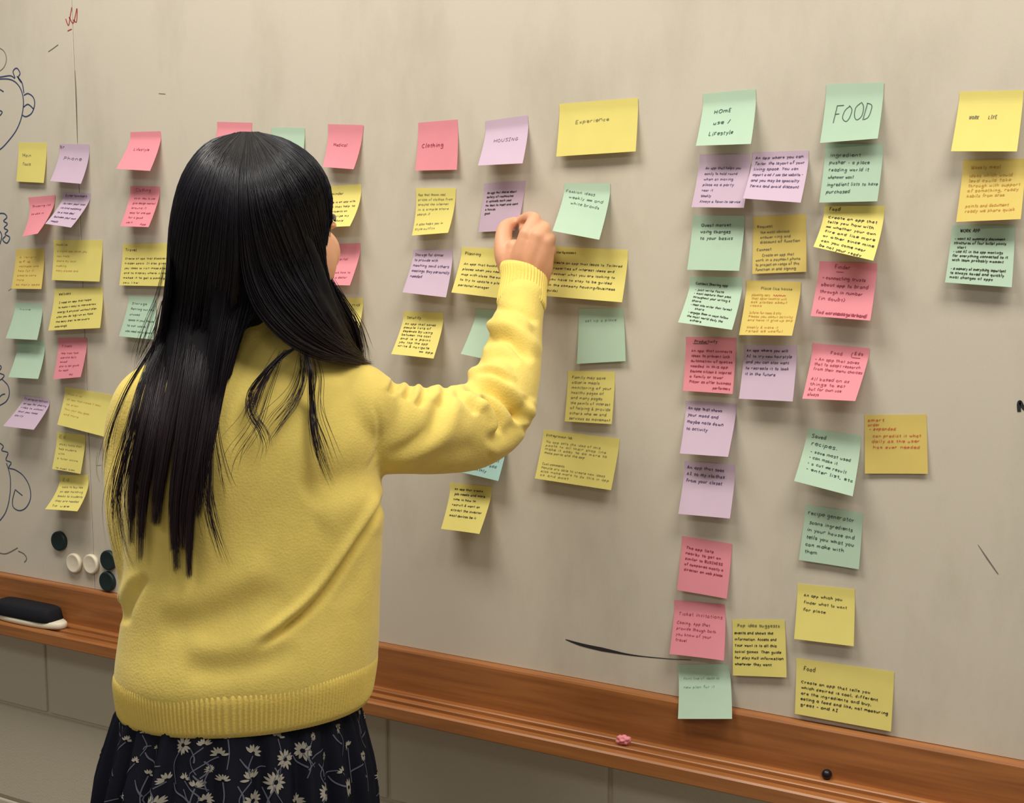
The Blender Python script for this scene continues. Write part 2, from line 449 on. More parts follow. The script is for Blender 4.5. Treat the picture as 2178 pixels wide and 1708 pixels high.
# board eraser on the ledge
M_black = mat('black_felt', srgb(26, 27, 34), 0.8, 0.25, bump=(600, 0.4, 2))
M_white = mat('ivory_plastic', srgb(228, 220, 196), 0.4, 0.4)
ex0 = PY(-8, 1305, -.052)[0]; ex1 = PY(138, 1318, -.052)[0]
er = empty('board_eraser', ((ex0 + ex1) / 2, -.053, LZ))
tag(er, 'whiteboard eraser with black body and ivory base on tray', 'eraser')
hl = (ex1 - ex0) / 2
def stadium(hl, hw, z0, z1, bev, cx, cy, taper=0.0, n=14, px=2.6):
    V = []; Fc = []
    a = np.linspace(0, 2 * np.pi, 4 * n, endpoint=False)
    lev = [(z0, 1 - bev / hw), (z0 + bev, 1.0), (z1 - bev, 1 - taper), (z1, 1 - taper - bev / hw)]
    for z, s in lev:
        for t in a:
            c, q = math.cos(t), math.sin(t)
            V.append((cx + (hl - (1 - s) * hw) * math.copysign(abs(c) ** (2 / px), c), cy + hw * s * math.copysign(abs(q) ** (2 / px), q), z))
    k = 4 * n
    for i in range(3):
        for j in range(k): Fc.append([i * k + j, i * k + (j + 1) % k, (i + 1) * k + (j + 1) % k, (i + 1) * k + j])
    Fc += [list(range(k))[::-1], list(range(3 * k, 4 * k))]
    return np.array(V), Fc
ecx = (ex0 + ex1) / 2
obj('felt_base', *stadium(hl, .026, LZ + .0002, LZ + .013, .003, ecx, -.053, px=2.4), M_white, er)
obj('eraser_body', *stadium(hl - .017, .0265, LZ + .0095, LZ + .036, .004, ecx - .004, -.053, 0.12, px=5), M_black, er)

# crumpled pink scrap and small black dome on the ledge
bm = bmesh.new(); bmesh.ops.create_icosphere(bm, subdivisions=3, radius=1)
for v in bm.verts:
    k = 1 + 0.28 * math.sin(5 * v.co.x + 2) * math.cos(6 * v.co.z) + 0.18 * math.sin(9 * v.co.y + 4 * v.co.x)
    v.co = Vector((v.co.x * .0098 * k, v.co.y * .006 * k, v.co.z * .0062 * k + .0025 * v.co.x))
zmin = min(v.co.z for v in bm.verts)
for v in bm.verts: v.co.z -= zmin
c = PY(1328, 1560, -.045)
o = bm_obj('paper_scrap', bm, mat('pink_paper_scrap', srgb(240, 150, 158), .8))
o.location = (c[0], -.052, LZ - .0005); o.rotation_euler = (0, .25, .2)
tag(o, 'small crumpled pink scrap lying in the tray groove', 'paper scrap')
V, Fc = revolve([(0.0066, 0), (0.0066, 0.004), (0.0058, 0.0065), (0.0035, 0.0082), (0.001, 0.0088)], 28)
V = np.stack([V[:, 0], -V[:, 2], V[:, 1]], 1)
c = PY(1758, 1640, -.025)
o = link('pin_magnet', new_mesh('pin_magnet', V, Fc), mat('black_plastic', srgb(18, 18, 28), .35, .5), None, (c[0], -.021, LZ + .0066))
tag(o, 'small black dome magnet standing in tray against the rail', 'magnet')

# ================================================================== sticky notes
def paper(name, c):
    return mat(name, c, 0.8, 0.15, vary=(30, 0.02), translucent=0.12)
PAPER = {'y': paper('yellow_note_paper', srgb(238, 224, 132)), 'o': paper('golden_note_paper', srgb(232, 208, 120)),
         'p': paper('pink_note_paper', srgb(240, 154, 166)), 'v': paper('lilac_note_paper', srgb(212, 188, 208)),
         'g': paper('mint_note_paper', srgb(192, 218, 194)), 't': paper('aqua_note_paper', srgb(176, 212, 206))}
PEN = {'k': mat('black_pen', srgb(58, 56, 44), .6), 'p': mat('pencil', srgb(126, 120, 96), .6), 'o': mat('orange_pen', srgb(200, 150, 70), .6),
       'r': mat('dark_red_pen', srgb(160, 62, 82), .6), 'v': mat('violet_ink', srgb(98, 78, 112), .6), 'g': mat('grey_green_ink', srgb(96, 132, 112), .6),
       'n': mat('dark_green_ink', srgb(60, 84, 76), .6), 'c': mat('red_pen', srgb(208, 84, 62), .6)}
SV = np.array([0, .06, .12, .17, .22, .28, .35, .43, .52, .61, .7, .78, .86, .93, 1.0])
SU = np.linspace(0, 1, 9)
note_idx = [0]
def note(corners, colour, label, lines=(), ink='k', pen=.7, h=2.2, p=1.25, lift=None, extra=(0, 0), slant=.12, slope=0.0, strip=.16, group=None):
    """corners TL TR BR BL in photo pixels; top edge stuck to the board, lower edge lifts off.
       lines: (u0, v, u1, text) ; pen in mm, h = x-height in mm"""
    q = [tuple(float(c) for c in s.split(',')) for s in corners.split()]
    i = note_idx[0]; note_idx[0] += 1
    y0 = BY - .0006 - .00025 * (i % 3)
    TL = PY(*q[0], y0); TR = PY(*q[1], y0)
    W = np.linalg.norm(TR - TL); e = (TR - TL) / W
    tm = (TL + TR) / 2
    if lift is None:               # the lift that keeps the sheet rectangular
        r = (ray(*q[2]) / ray(*q[2])[1] + ray(*q[3]) / ray(*q[3])[1]) / 2
        s = ((tm - CAM) @ e) / (r @ e)
        lift = y0 - (CAM[1] + s)
        lift = float(np.clip(lift, .004, .036))
    BR = PY(*q[2], y0 - lift - extra[1]); BL = PY(*q[3], y0 - lift - extra[0])
    H = (np.linalg.norm(BL - TL) + np.linalg.norm(BR - TR)) / 2
    wav = rng.uniform(-1, 1) * .0012
    def S(u, v):
        u = np.asarray(u, float)[:, None]; v = np.asarray(v, float)[:, None]
        flat = (TL * (1 - u) + TR * u) * (1 - v) + (BL * (1 - u) + BR * u) * v
        yl = (BL[1] * (1 - u) + BR[1] * u) - y0           # negative: towards the room
        sv = np.clip((v - strip) / (1 - strip), 0, 1) ** p
        flat[:, 1:2] = y0 + yl * sv + wav * np.sin(u * 3.1) * sv
        return flat
    o0 = tm.copy()
    U, Vv = np.meshgrid(SU, SV); P = S(U.ravel(), Vv.ravel()) - o0
    nu, nv = len(SU), len(SV)
    a = (np.arange(nv - 1)[:, None] * nu + np.arange(nu - 1)[None]).ravel()
    Fq = np.stack([a, a + nu, a + nu + 1, a + 1], 1)
    Pb = P + np.array([0, .00025, 0]); k = nu * nv                # front sheet, back sheet, thin cut edge
    loop = np.r_[np.arange(nu), np.arange(1, nv) * nu + nu - 1, np.arange(nu - 2, -1, -1) + (nv - 1) * nu, np.arange(nv - 2, 0, -1) * nu]
    m_ = len(loop); r0 = 2 * k; ii = np.arange(m_); jj = (ii + 1) % m_
    rim = np.stack([r0 + ii, r0 + m_ + ii, r0 + m_ + jj, r0 + jj], 1)
    n_o = link('sticky_note', new_mesh('sticky_note', np.r_[P, Pb, P[loop], Pb[loop]], np.r_[Fq, Fq[:, ::-1] + k, rim]), PAPER[colour], None, tuple(o0))
    tag(n_o, label, 'sticky note', group or 'sticky notes on the whiteboard')
    if not lines: return n_o
    def to3d(XY):
        u = XY[:, 0] / W; v = XY[:, 1] / H; d = 2e-3
        A = S(u, v); du = S(u + d, v) - A; dv = S(u, v + d) - A
        nn = np.cross(dv, du); nn /= np.linalg.norm(nn, axis=1)[:, None]
        nn *= -np.sign(nn[:, 1:2])
        return A + nn * .0005 - o0
    acc = {}
    for ln in lines:
        u0, v, u1, s = ln[:4]; kk = ln[4] if len(ln) > 4 else ink
        hh = ln[5] if len(ln) > 5 else h
        write_line(acc.setdefault(kk, Acc()), s, u0 * W, v * H, hh * 1e-3, (u1 - u0) * W, pen * 1e-3 * rng.uniform(.92, 1.08), slope, slant, to3d)
    for kk, ac in acc.items():
        V, Fq = ac.get()
        t = link('handwriting', new_mesh('handwriting', V, Fq), PEN[kk])
        t.parent = n_o
    return n_o

def para(u0, v0, dv, *rows):
    out = []
    for i, r in enumerate(rows):
        if r is None: continue
        if isinstance(r, str): r = (r, min(.95, u0 + .082 * text_width(r) / 1.0))
        uu = r[2] if len(r) > 2 else u0
        out.append((uu, v0 + i * dv, r[1], r[0]))
    return out

# ---- left-hand group
note('39.3,302.8 99.4,303.8 93,389 34.5,386', 'y', 'small yellow sticky note reading main tools, beside a lilac one', [(.16, .36, .5, 'Main'), (.18, .58, .5, 'Tools')], 'p', .8, 3.2)
note('127,306 189.7,307 172,391 106.5,385', 'v', 'lilac sticky note headed Phone under the thin vertical board seam', [(.2, .42, .82, 'Phone'), (.02, .12, .2, 'Nr')], 'v', .7, 4, p=1.5)
note('60,420 117.6,415 80,497 47.5,503', 'p', 'pink sticky note curling away, overlapped by a lilac note', para(.12, .26, .2, ('Shopping list', .9), ('be able to', .7)), 'r', .6, 2.2, p=1.5)
note('135,410 193,411 151,484 96,476', 'v', 'lilac sticky note peeling far off, below the Phone note', [(.1, .12, .9, 'Entertainment', 'v', 3.2)] + para(.12, .36, .14, ('to rent your own', .95), ('its kind matching', .9), ('to a nice deal', .75), ('between your own', .95), ('needs', .4)), 'v', .9, 2.2, p=1.3)
note('277.5,281 341.5,279 319,363.5 247,359', 'p', 'plain pink sticky note reading Lifestyle, above the Clothing one', [(.25, .5, .75, 'Lifestyle')], 'r', .8, 3)
note('276.8,396 340,397 316,483 255.4,481', 'p', 'pink sticky note with small red lines under a dark heading', [(.2, .13, .72, 'Clothing', 'r', 3.6)] + para(.18, .32, .12, ('As an idea to see', .9), ('give design market', .95), ('around it', .7), ('easy for one app', .9), ('for a good', .7), ('use it', .4)) + [(.68, .96, .9, 'App')], 'r', .6, 2)
note('33.2,530.4 93,528.7 88,614.7 23.9,614', 'o', 'golden sticky note with faint orange lines beside a wide yellow note', para(.15, .22, .115, ('A library', .75), ('of a', .55), ('wellness and', .85), ('help for it', .7), ('people care', .8), ('more', .4), ('so many apps', .95)), 'o', .6, 2)
note('113.6,510 217.6,510.7 211.5,599 110,595.6', 'y', 'wide yellow sticky note with faded pencil text on top of another', [(.06, .14, .3, 'Mobile', 'p')] + para(.08, .3, .12, ('a travel app which you', .7), ('can help', .35), ('share my local', .5), ('meeting', .3), ('many places and', .55)), 'o', .5, 2)
note('260.6,519 365,517 362,609 253.6,607', 'y', 'wide yellow sticky note with neat black writing behind the long hair', [(.06, .17, .3, 'Travel', 'k', 2.6)] + para(.07, .37, .115, ('Create an app that discovers', .92), ('hidden spots. It also gives', .9), ('you ideas to visit those places', .96), ('and to display where it also', .95), ('makes it to get a package', .93), ('you like!', .4)), 'k', .62, 1.8)
note('32,643.5 89,646 78.7,723 11.8,719.7', 'g', 'blank mint sticky note overlapping the top of another mint note', [(.2, .2, .6, 'home')], 'g', .4, 2)
note('115,614.7 217,610 212.7,697.6 102.5,703', 'y', 'wide yellow sticky note in black pen above a pink note', [(.1, .16, .36, 'Wellness', 'k', 2.6)] + para(.12, .36, .115, ('I need an app that helps', .78), ('to make it easy to improve how', .88), ('energy & physical workout plan', .9), ('also you do log run on food', .84), ('the easy diet to be aware', .78), ('accordingly', .36)), 'k', .7, 1.9, slope=-.04)
note('274,629 330,632 326,722 253,715', 'g', 'mint sticky note seen through thin loose hair strands', para(.15, .2, .135, ('Storage', .7), ('Renting out the', .95), ('unused', .5), ('space in your house', .98), ('to our users', .75), ('who need more space', .95)), 'g', .7, 2.2)
note('37,726 94,726 81,806 17.7,802', 'g', 'blank mint sticky note tucked under another mint note', (), p=1.3)
note('123,718.5 184.4,718.5 171.4,802 113,807', 'p', 'pink sticky note with dark red lines under a wide yellow note', [(.14, .23, .5, 'Fitness', 'r', 2.6)] + para(.14, .4, .105, ('Help track food', .75), ('exercise daily', .7), ('mood', .4), ('and to set goals', .85), ('for each', .5), ('day', .7, .55)), 'r', .6, 2)
note('50.4,841.5 105.7,849 71.7,914 6.4,906', 'v', 'lilac sticky note lifting strongly off beside a tilted yellow note', [(.05, .13, .95, 'Transportation', 'v', 3)] + para(.1, .28, .13, ('an app for sharing', .95), ('rides to school', .9), ('that you need', .8), ('daily', .4)), 'v', .7, 2.2)
note('138,822 238,840 222,929 121.5,903', 'y', 'tilted wide yellow sticky note touching the left sleeve', para(.08, .2, .13, ('Habit ai', .4), ('an app that makes it easy', .8), ('to plan', .35), ('how your day goes', .6), ('and more', .4)), 'o', .45, 2)
note('120.6,918.5 181,925 171,1008 110.6,997.5', 'y', 'yellow sticky note hanging under the tilted wide yellow note', [(.1, .16, .35, 'Ed', 'p', 4)] + para(.12, .34, .125, ('study tools that', .9), ('help students', .75), ('with', .35), ('a tutor online', .85), ('', .5), ('to meet them', .8)), 'p', .55, 2)
note('127,1010 187,1010 164.5,1087.5 95.7,1083', 'y', 'curling pale yellow sticky note above the dark green magnet', [(.12, .2, .36, 'Ed', 'p', 4)] + para(.14, .4, .13, ('tools to buy like', .85), ('an app matching', .9), ('books to students', .95), ('they are needed', .9), ('to use', .7)), 'p', .65, 2.2, p=1.6)
note('462,259 536,261 520,345 449,342', 'p', 'pink sticky note peeking out over the crown of the head', ())
note('578,271 648,271.6 642,354 566,352', 'g', 'mint sticky note half hidden behind the back of the head', ())

# ---- middle group
note('697.7,264 773,266 752,360 686,355', 'p', 'pink sticky note reading Medical with curled lower corner', [(.2, .5, .62, 'Medical')], 'r', .6, 3, p=1.7)
note('688,397 768,391 744,481 668,484', 'y', 'yellow sticky note partly covered by hair at the forehead', [(.1, .22, .55, 'Reminder', 'k', 2.6)] + para(.1, .42, .115, ('There is an app with', .9), ('some that help to', .92), ('appointments on', .75), ('to memorize my', .85), ('own shots', .75, .3)), 'k', .6, 2, p=1.6)
note('690,520 766.5,517 744,607 672,606', 'p', 'pink sticky note partly hidden behind the cheek', [(.3, .4, .72, 'Hospital')] + para(.3, .72, .12, ('shows how to', .9), ('find a doctor', .85)), 'r', .55, 2.2)
note('695,632 771.5,634 758,722 675,718', 'y', 'yellow sticky note behind the hair sweeping over the shoulder', [(.6, .2, .95, 'and')], 'k', .6, 2.6)
note('889.5,261 973,254 971.5,361 883,363', 'p', 'large upright pink sticky note reading Clothing in red', [(.12, .52, .66, 'Clothing')], 'r', .8, 3.6, p=1.5)
note('884.6,400 970,400 953,495 876,501', 'y', 'yellow sticky note with faint two-part text under the pink Clothing note', para(.06, .16, .105, ('App that shows real', .75), ('prices of clothes from', .95), ('around the internet', .85), ('in a simple store', .88), ('search it', .4), None, ('it also helps you in', .8), ('style outfits', .62)), 'p', .55, 2, p=1.8)
note('879,531 961.6,531.5 948.5,632.5 856,621.6', 'v', 'lilac sticky note with violet writing beside a wide yellow note', para(.06, .14, .125, ('Storage for dinner', .8), ('to provide with', .66), ('meaning send others', .95), ('meetings they personally', .98), ('needed', .36)), 'v', .75, 2.5)
note('858,662.6 942.6,665 922,762.6 832,752.8', 'y', 'yellow sticky note headed Security with eight black lines', [(.1, .17, .46, 'Security', 'k', 3)] + para(.08, .31, .085, ('An app that saves', .85), ('people lists of', .75), ('depends by using', .82), ('between the cost', .8), ('and is a point', .82), ('you tap the app', .78), ('write & navigate', .84), ('# app', .92, .62)), 'k', .62, 2)
note('1032.3,257.6 1122,244.8 1111.5,347.4 1016.5,352', 'v', 'lilac sticky note reading HOUSING in outlined capitals', [(.24, .5, .82, 'HOUSING')], 'v', .5, 3, strip=.2)
note('1190,221 1356.7,208 1352,322 1183,333', 'y', 'wide plain yellow sticky note reading Experience', [(.22, .4, .66, 'Experience')], 'p', .6, 3, slope=-.03)
note('1030,390 1118.5,384.5 1100,490 1017.4,493.5', 'v', 'lilac sticky note being pressed on by the hand', para(.1, .22, .085, ('An app that shares about', .82), ('safety of roommates', .76), ('& uploads each year', .74), ('no less to meet one cent', .9), ('a house', .36)) + [(.1, .64, .24, 'goes')], 'k', .75, 1.8, p=1.4, lift=.006)
note('1200.6,390 1298,390 1274.6,510 1174.8,491', 'g', 'mint sticky note beside the hand with three slanted lines', para(.05, .18, .12, ('Fashion ideas', .7), ('weekly # and', .85, .13), ('white brands', .85, .2)), 'n', .55, 2.6, slope=.1)
note('982,525.4 1128,533 1110,640 960,622', 'y', 'wide yellow sticky note headed Planning behind the cuff', [(.06, .16, .3, 'Planning', 'k', 2.8)] + para(.07, .38, .115, ('An app that books other', .72), ('places when you need them', .78), ('map with close the events', .74), ('to try to update a place', .7), ('personal manager', .52)), 'k', .62, 2)
note('1172,524 1335.5,531.5 1323,643 1155,629', 'y', 'wide yellow sticky note headed Entertainment right of the wrist', [(.04, .13, .34, 'Entertainment', 'k', 2.2)] + para(.04, .34, .112, ('Create an app that leads to Tailored', .95), ('properties of interest ideas and', .86), ('discover what you are looking to', .88), ('you have to stay to be guided', .85), ('in the company housing/business', .9), ('guide).', .2)), 'k', .62, 1.9)
note('1012,657 1103,662 1078,773 980,752.7', 'g', 'mint sticky note half covered by the raised forearm', ())
note('1231,657 1325.5,655 1330.7,768 1227,774', 'g', 'blank mint sticky note above the Family note', [(.15, .24, .85, 'set up a place', 'g')], 'g', .4, 2.4, lift=.006)
note('1208,788 1308,790.7 1301,902 1201,896', 'y', 'yellow sticky note densely written, headed Family', para(.1, .15, .1, ('Family may save', .82), ('calorie meals', .7), ('monitoring of your', .96), ('healthy pages of', .8), ('and many pages', .78), ('the points of interest', .95), ('of helping & provide', .96), ('others who # and', .85), ('services as movement', .98)), 'p', .62, 2.2, lift=.008)
note('1156,914 1318,933 1299.6,1042.6 1137.6,1017.6', 'y', 'wide yellow sticky note headed Entrepreneur under the Family note', [(.05, .12, .4, 'Entrepreneur lab', 'k', 2.2)] + para(.06, .25, .075, ('No app sets the idea of this', .78), ('posts to all their shop line', .86), ('make it easy to do more to', .88), ('make parts and the app', .6), None, None, ('Cool comments', .36), ('People are able to create new ideas', .9), ('also make more to do this in app', .96), ('as and post', .45)), 'p', .5, 2, lift=.012)
note('985,918 1079,931 1059.6,1023 966,1001', 't', 'aqua sticky note peeking out below the upper arm', para(.2, .6, .14, ('make the small', .92), ('money add', .9, .4), ('monthly', .7, .35)), 'n', .6, 2.2)
note('956.4,1026.7 1046,1035 1019.5,1135.7 938,1124.8', 'y', 'yellow sticky note in black writing hanging lowest beside the sweater', para(.12, .15, .115, ('An app that tracks', .8), ('job needs and more', .88), ('time in how to', .68), ('recruit & want an', .82), ('attract the investor', .9), ('most devices be it', .8)), 'k', .75, 2.1)

# ---- right-hand group, first two columns
note('1495.4,199.7 1607,189 1597,306 1480,310', 'g', 'mint sticky note reading Home use/ Lifestyle in capitals', [(.24, .40, .58, 'HOmE'), (.25, .61, .58, 'use /'), (.2, .82, .66, 'LiFestyle')], 'n', .8, 3.2, slope=-.06, strip=.2)
note('1758,179 1880,175 1867,294.5 1744,304', 'g', 'mint sticky note reading FOOD in large thin capitals', [(.18, .66, .88, 'FOOD', 'n', 13)], 'n', .9, 12, p=1.4, slope=-.05, strip=.2)
note('1488,328.6 1597,327.5 1582,442 1470.7,440.5', 'v', 'darker lilac sticky note left of its paired lilac note', para(.14, .28, .105, ('An app that helps you', .84), ('easily to hold round', .78), ('when at moving', .72), ('place as a party', .74), ('near it', .36), ('Weekly', .34), ('Always a favorite service', .92)), 'v', .6, 2)
note('1601,324 1720,319.8 1703,431 1580,422', 'v', 'pale lilac sticky note overlapping its lilac neighbour', para(.06, .15, .12, ('An app where you can', .92), ('Tailor the layout of your', .95), ('living space. You can', .86), ('import a 3d / see the website -', .95), ('and you may be specialty', .9), ('Terms and avoid discount', .92)), 'v', .8, 2.3, slope=-.02)
note('1756,305 1879.5,306 1866,428 1742.5,431', 'g', 'mint sticky note headed Ingredient directly under the FOOD note', para(.1, .22, .125, ('ingredient', .64), ('pusher - a place', .8), ('reading world it', .8), ('whenever want', .55), ('ingredient lists to have', .98), ('purchased', .52)), 'n', .62, 2.6, p=1.4, strip=.2)
note('1754,436.6 1881.7,437.7 1857.5,554.5 1730,524.8', 'y', 'bright yellow sticky note headed Food with lower edge swung out', [(.09, .12, .28, 'Food', 'k', 3.4)] + para(.09, .3, .11, ('Create an app that', .92), ('tells you how with', .88), ('# whether your own', .9), ('fire and like more', .95), ('or other since mine', .96), ('can you come near', .85), ('be not your ready', .8)), 'k', .8, 2.2, slope=.04, p=1.5)
note('1473,458.6 1584,458.6 1572,576 1461.4,573.7', 'g', 'mint sticky note reading Quest market in its top half', para(.18, .2, .12, ('Quest market', .76), ('using changes', .76), ('to your basics', .82)), 'n', .75, 2.6)
note('1602,461 1713.8,455 1715,578 1600,582.5', 'o', 'golden sticky note with two short titles, lying nearly flat', [(.08, .2, .38, 'Request', 'p')] + para(.14, .3, .085, ('the most obvious', .7), ('answer ring and', .72), ('discount of function', .9)) + [(.08, .6, .36, 'Connect', 'p')] + para(.06, .7, .082, ('Create an app that', .78, .18), ('work in a payment phone', .9), ('to project on range of this', .88), ('function in and signing', .82)), 'p', .68, 2, lift=.005)
note('1468,588 1579,590 1557,701.5 1442,685.6', 'g', 'mint sticky note headed Content Sharing with bullet lines', [(.12, .17, .74, 'Content Sharing app', 'k', 2.4)] + para(.12, .3, .08, ('- just write facts', .68), ('- most capture their peak', .84), ('throughout your writing &', .84), ('share', .3), ('- meet into writer their format', .9), ('share', .4, .22), ('- engage them in ways follow', .88), ('the most world daily the', .8), ('others', .42, .2)), 'k', .72, 1.8, slope=.05, strip=.2)
note('1587.5,596.4 1704,599.7 1684.5,714 1571.6,712.5', 'o', 'golden sticky note with a red crossed-out word', [(.28, .16, .86, 'Place like house', 'p', 2.2)] + para(.12, .28, .066, ('planning very', .46), ('that apartments will', .78), ('ask places about', .8), ('rooms', .34), None, ('Inform for room & city', .72), ('Please you about activity', .95), ('and have it give up and', .96), None, ('Weekly & make it', .72), ('rated as useful', .82)) + [(.5, .28, .68, '#', 'c', 2.2)], 'o', .62, 1.8)
note('1743,555.6 1865.6,560 1851,682 1724,672', 'p', 'deep pink sticky note with underlined title and red handwriting', [(.28, .12, .56, 'Finder', 'r', 3.2), (.27, .19, .58, '-', 'r', 1)] + para(.08, .32, .125, ('- connecting trusts', .84), ('about app to brand', .9), ('through in number', .82), ('(in doubt)', .54), None, ('find more cost with hard', .92)) + [(.4, .95, .94, 'savings around')], 'r', .75, 2.6, slope=.02)
note('1458.6,716.4 1566,718.6 1558,838 1452.6,831', 'p', 'deep pink sticky note headed Productivity with dense lines', [(.18, .1, .64, 'Productivity', 'k', 2.4), (.18, .13, .66, '-', 'k', 1)] + para(.12, .27, .095, ('An app that connects', .94), ('ideas to prevent lock', .9), ('automation of species', .96), ('needed in this app', .88), ('Become citizen & inspired', .95), ('a family or lower', .8), ('Player as after business', .96), ('performers', .95, .6)), 'r', .72, 2.1)
note('1582,734 1694.4,735 1686,854 1571.6,848', 'v', 'lilac sticky note with five lines beside the Productivity note', para(.06, .12, .11, ('An app where you will', .85), ('AI to try new hairstyle', .92), ('and you can also want', .88), ('to recreate it to look', .88), ('it in the future', .64)), 'v', .85, 2.2)
note('1727.4,729.7 1849.8,740.7 1819,853 1706.5,848', 'p', 'pink sticky note with boxed corner word and red writing', [(.34, .18, .56, 'Food', 'r', 3), (.76, .15, .92, 'Eds', 'r', 2.8), (.72, .22, .98, '-', 'r', 1), (.7, .2, .74, '(', 'r', 4)] + para(.08, .31, .09, ('- An app that saves', .88), ('that to adopt research', .92), ('from their menu choices', .98), None, ('All based on as', .8), ('things to eat', .75), ('but for own use', .7), ('always', .3)), 'r', .7, 2.4, slope=.02)
note('1458,852 1566.6,859 1548.5,971.7 1446,964.4', 'v', 'lilac sticky note about mood, under the Productivity note', para(.06, .16, .13, ('An app that shows', .74), ('your mood and', .68), ('maybe note down', .8), ('to activity', .5)), 'v', .85, 2.5, slope=.03)
note('1456,980 1563.8,989 1552.4,1103 1442.6,1093', 'v', 'lilac sticky note about clothes, lowest of the lilac notes', para(.06, .14, .125, ('An app that sees', .8), ('AI to my clothes', .82), ('from your closet', .78)), 'v', .85, 2.6, slope=.02)
note('1718.3,910.6 1831.5,926.6 1813.6,1055.7 1689,1023', 'g', 'tilted mint sticky note touching a flat golden note', [(.1, .16, .38, 'Saved', 'n', 3.4), (.12, .3, .62, 'recipes.', 'n', 3.4)] + para(.14, .44, .105, ('- save most used', .88), ('- can make it', .66), ('- a cut # result', .8), ('- enter list, etc', .98)), 'n', .72, 2.3, slope=.04)
note('1838.6,882.6 1970,881.3 1973.4,1007.8 1839.4,1007.3', 'o', 'golden sticky note with red lines lying flat, standing apart', [(.06, .11, .34, 'smart'), (.06, .19, .26, 'order'), (.08, .26, .52, '- expanded'), (.14, .38, .92, 'can predict it what'), (.12, .47, .9, 'daily as the user'), (.14, .57, .9, 'has ever needed')], 'c', .55, 2.2, lift=.004)
note('1714,1073 1835.5,1091.7 1826.7,1211 1699,1191', 'g', 'mint sticky note headed Recipe generator', [(.06, .16, .88, 'recipe generator', 'n', 3.2)] + para(.08, .33, .13, ('scans ingredients', .86, .1), ('in your house and', .9), ('tells you what you', .9), ('can make with', .74), ('them', .3)), 'n', .7, 2.7, slope=.03)
note('1450.8,1139.8 1557,1157 1545.7,1273.6 1440,1255', 'p', 'pink sticky note with small dark lines in its upper half', para(.1, .22, .1, ('The app lists', .66), ('nearby to get on', .82), ('similar to BUSINESS', .86), ('of companies mostly a', .88), ('director on web place', .88)), 'r', .85, 2)
note('1434,1276 1541.5,1285.4 1539.6,1405 1424,1391', 'p', 'pink sticky note just above the lowest mint note', [(.1, .28, .96, 'Ticket invitations', 'r', 3)] + para(.08, .44, .105, ('Coming. App that', .72), ('provide though both', .84), ('you know of your', .76), ('travel', .3)), 'r', .6, 2.4, strip=.2)
note('1439.5,1413.7 1548,1412 1557,1529 1442,1529', 'g', 'mint sticky note overlapping the top of the oak tray', para(.1, .3, .16, ('faint line of ideas to', .8), ('new plan for it', .7)), 'g', .35, 2, lift=.030)
note('1557.5,1317.6 1668.7,1318 1673,1440.9 1558.6,1436.6', 'y', 'yellow sticky note filled with seven black lines near the tray', [(.1, .13, .92, 'Pop idea suggests', 'p', 2.6)] + para(.04, .26, .11, ('events and shows the', .78), ('information. Access and', .84), ('Your want is to all this', .84), ('social games. Then guide', .92), ('for play Hall information', .96), ('whenever they want', .74)), 'k', .78, 2.1, lift=.006)
note('1696.4,1241 1817.5,1253 1815.7,1374.7 1689,1359', 'y', 'yellow sticky note with three short black lines', para(.12, .22, .13, ('An app which you', .8), ('finder what to want', .88), ('for place', .52)), 'k', .65, 2.2, slope=.02)
note('1693.7,1399.8 1901.8,1428.7 1895,1556 1690.6,1518', 'y', 'wide yellow sticky note headed Food hanging over the tray', [(.08, .2, .21, 'Food', 'k', 3.8)] + para(.06, .43, .1, ('Create an app that tells you', .78), ('which desired is cool, different', .86), ('are the ingredients and buy,', .8), ('eating a food and like, not measuring', .97), ('great - and AI', .46)), 'k', .8, 2.2, lift=.006)
note('2041.5,195 2177,191.5 2163,322 2022.7,321.6', 'y', 'pale yellow sticky note reading Work life', [(.2, .46, .36, 'WORK'), (.5, .46, .64, 'LIFE')], 'p', .9, 2.6, strip=.14)
note('2048.5,340 2182,337 2171,466 2033.6,472', 'o', 'golden sticky note with orange writing under the Work life note', [(.14, .15, .62, 'Weekly meal', 'o', 2.6)] + para(.12, .28, .082, ('ideas which would', .82), ('lead could take', .8), ('through with support', .95), ('of something, ready', .93), ('habits from area', .72), None, ('points and document', .8), ('ready we share quick', .9)), 'o', .7, 2.2)
note('2025,479 2158.7,479 2152,611 2010,600.6', 'g', 'mint sticky note headed with bold capitals and bullet lines', [(.14, .12, .46, 'WORK APP', 'k', 2.6)] + para(.06, .25, .074, ('- want AI summary document', .86), ('structures of four bullet points', .88), ('start', .26, .12), ('- use AI in the app meetings', .84), ('for everything connected to it', .92), ('with team probably moment', .86), None, ('- a memory of everything important', .9), ('is always saved and quickly', .88), ('most changes of apps', .72)), 'k', .72, 1.9, strip=.2)

# ================================================================== person (seen from behind, right arm raised to the board)
O = PZ(525, 1300, 1.67)
RX = np.array([RIGHT[0], RIGHT[1], 0.0]); RX /= np.linalg.norm(RX)      # her right
BK = np.array([RX[1], -RX[0], 0.0])                                      # towards the camera (her back)
def PB(px, py, b):                 # pixel on the upright plane b metres behind her middle
    r = ray(px, py); return CAM + r * ((b + (O - CAM) @ BK) / (r @ BK))
def AB(a, b, z):                   # a to her right, b behind her middle
    return np.array([O[0], O[1], 0]) + a * RX + b * BK + np.array([0, 0, z])
def acoord(p): return (np.asarray(p) - O) @ RX

person = empty('person', (float(O[0]), float(O[1]), 0.0))
tag(person, 'person with long black hair in yellow sweater pressing a note onto the board', 'person')

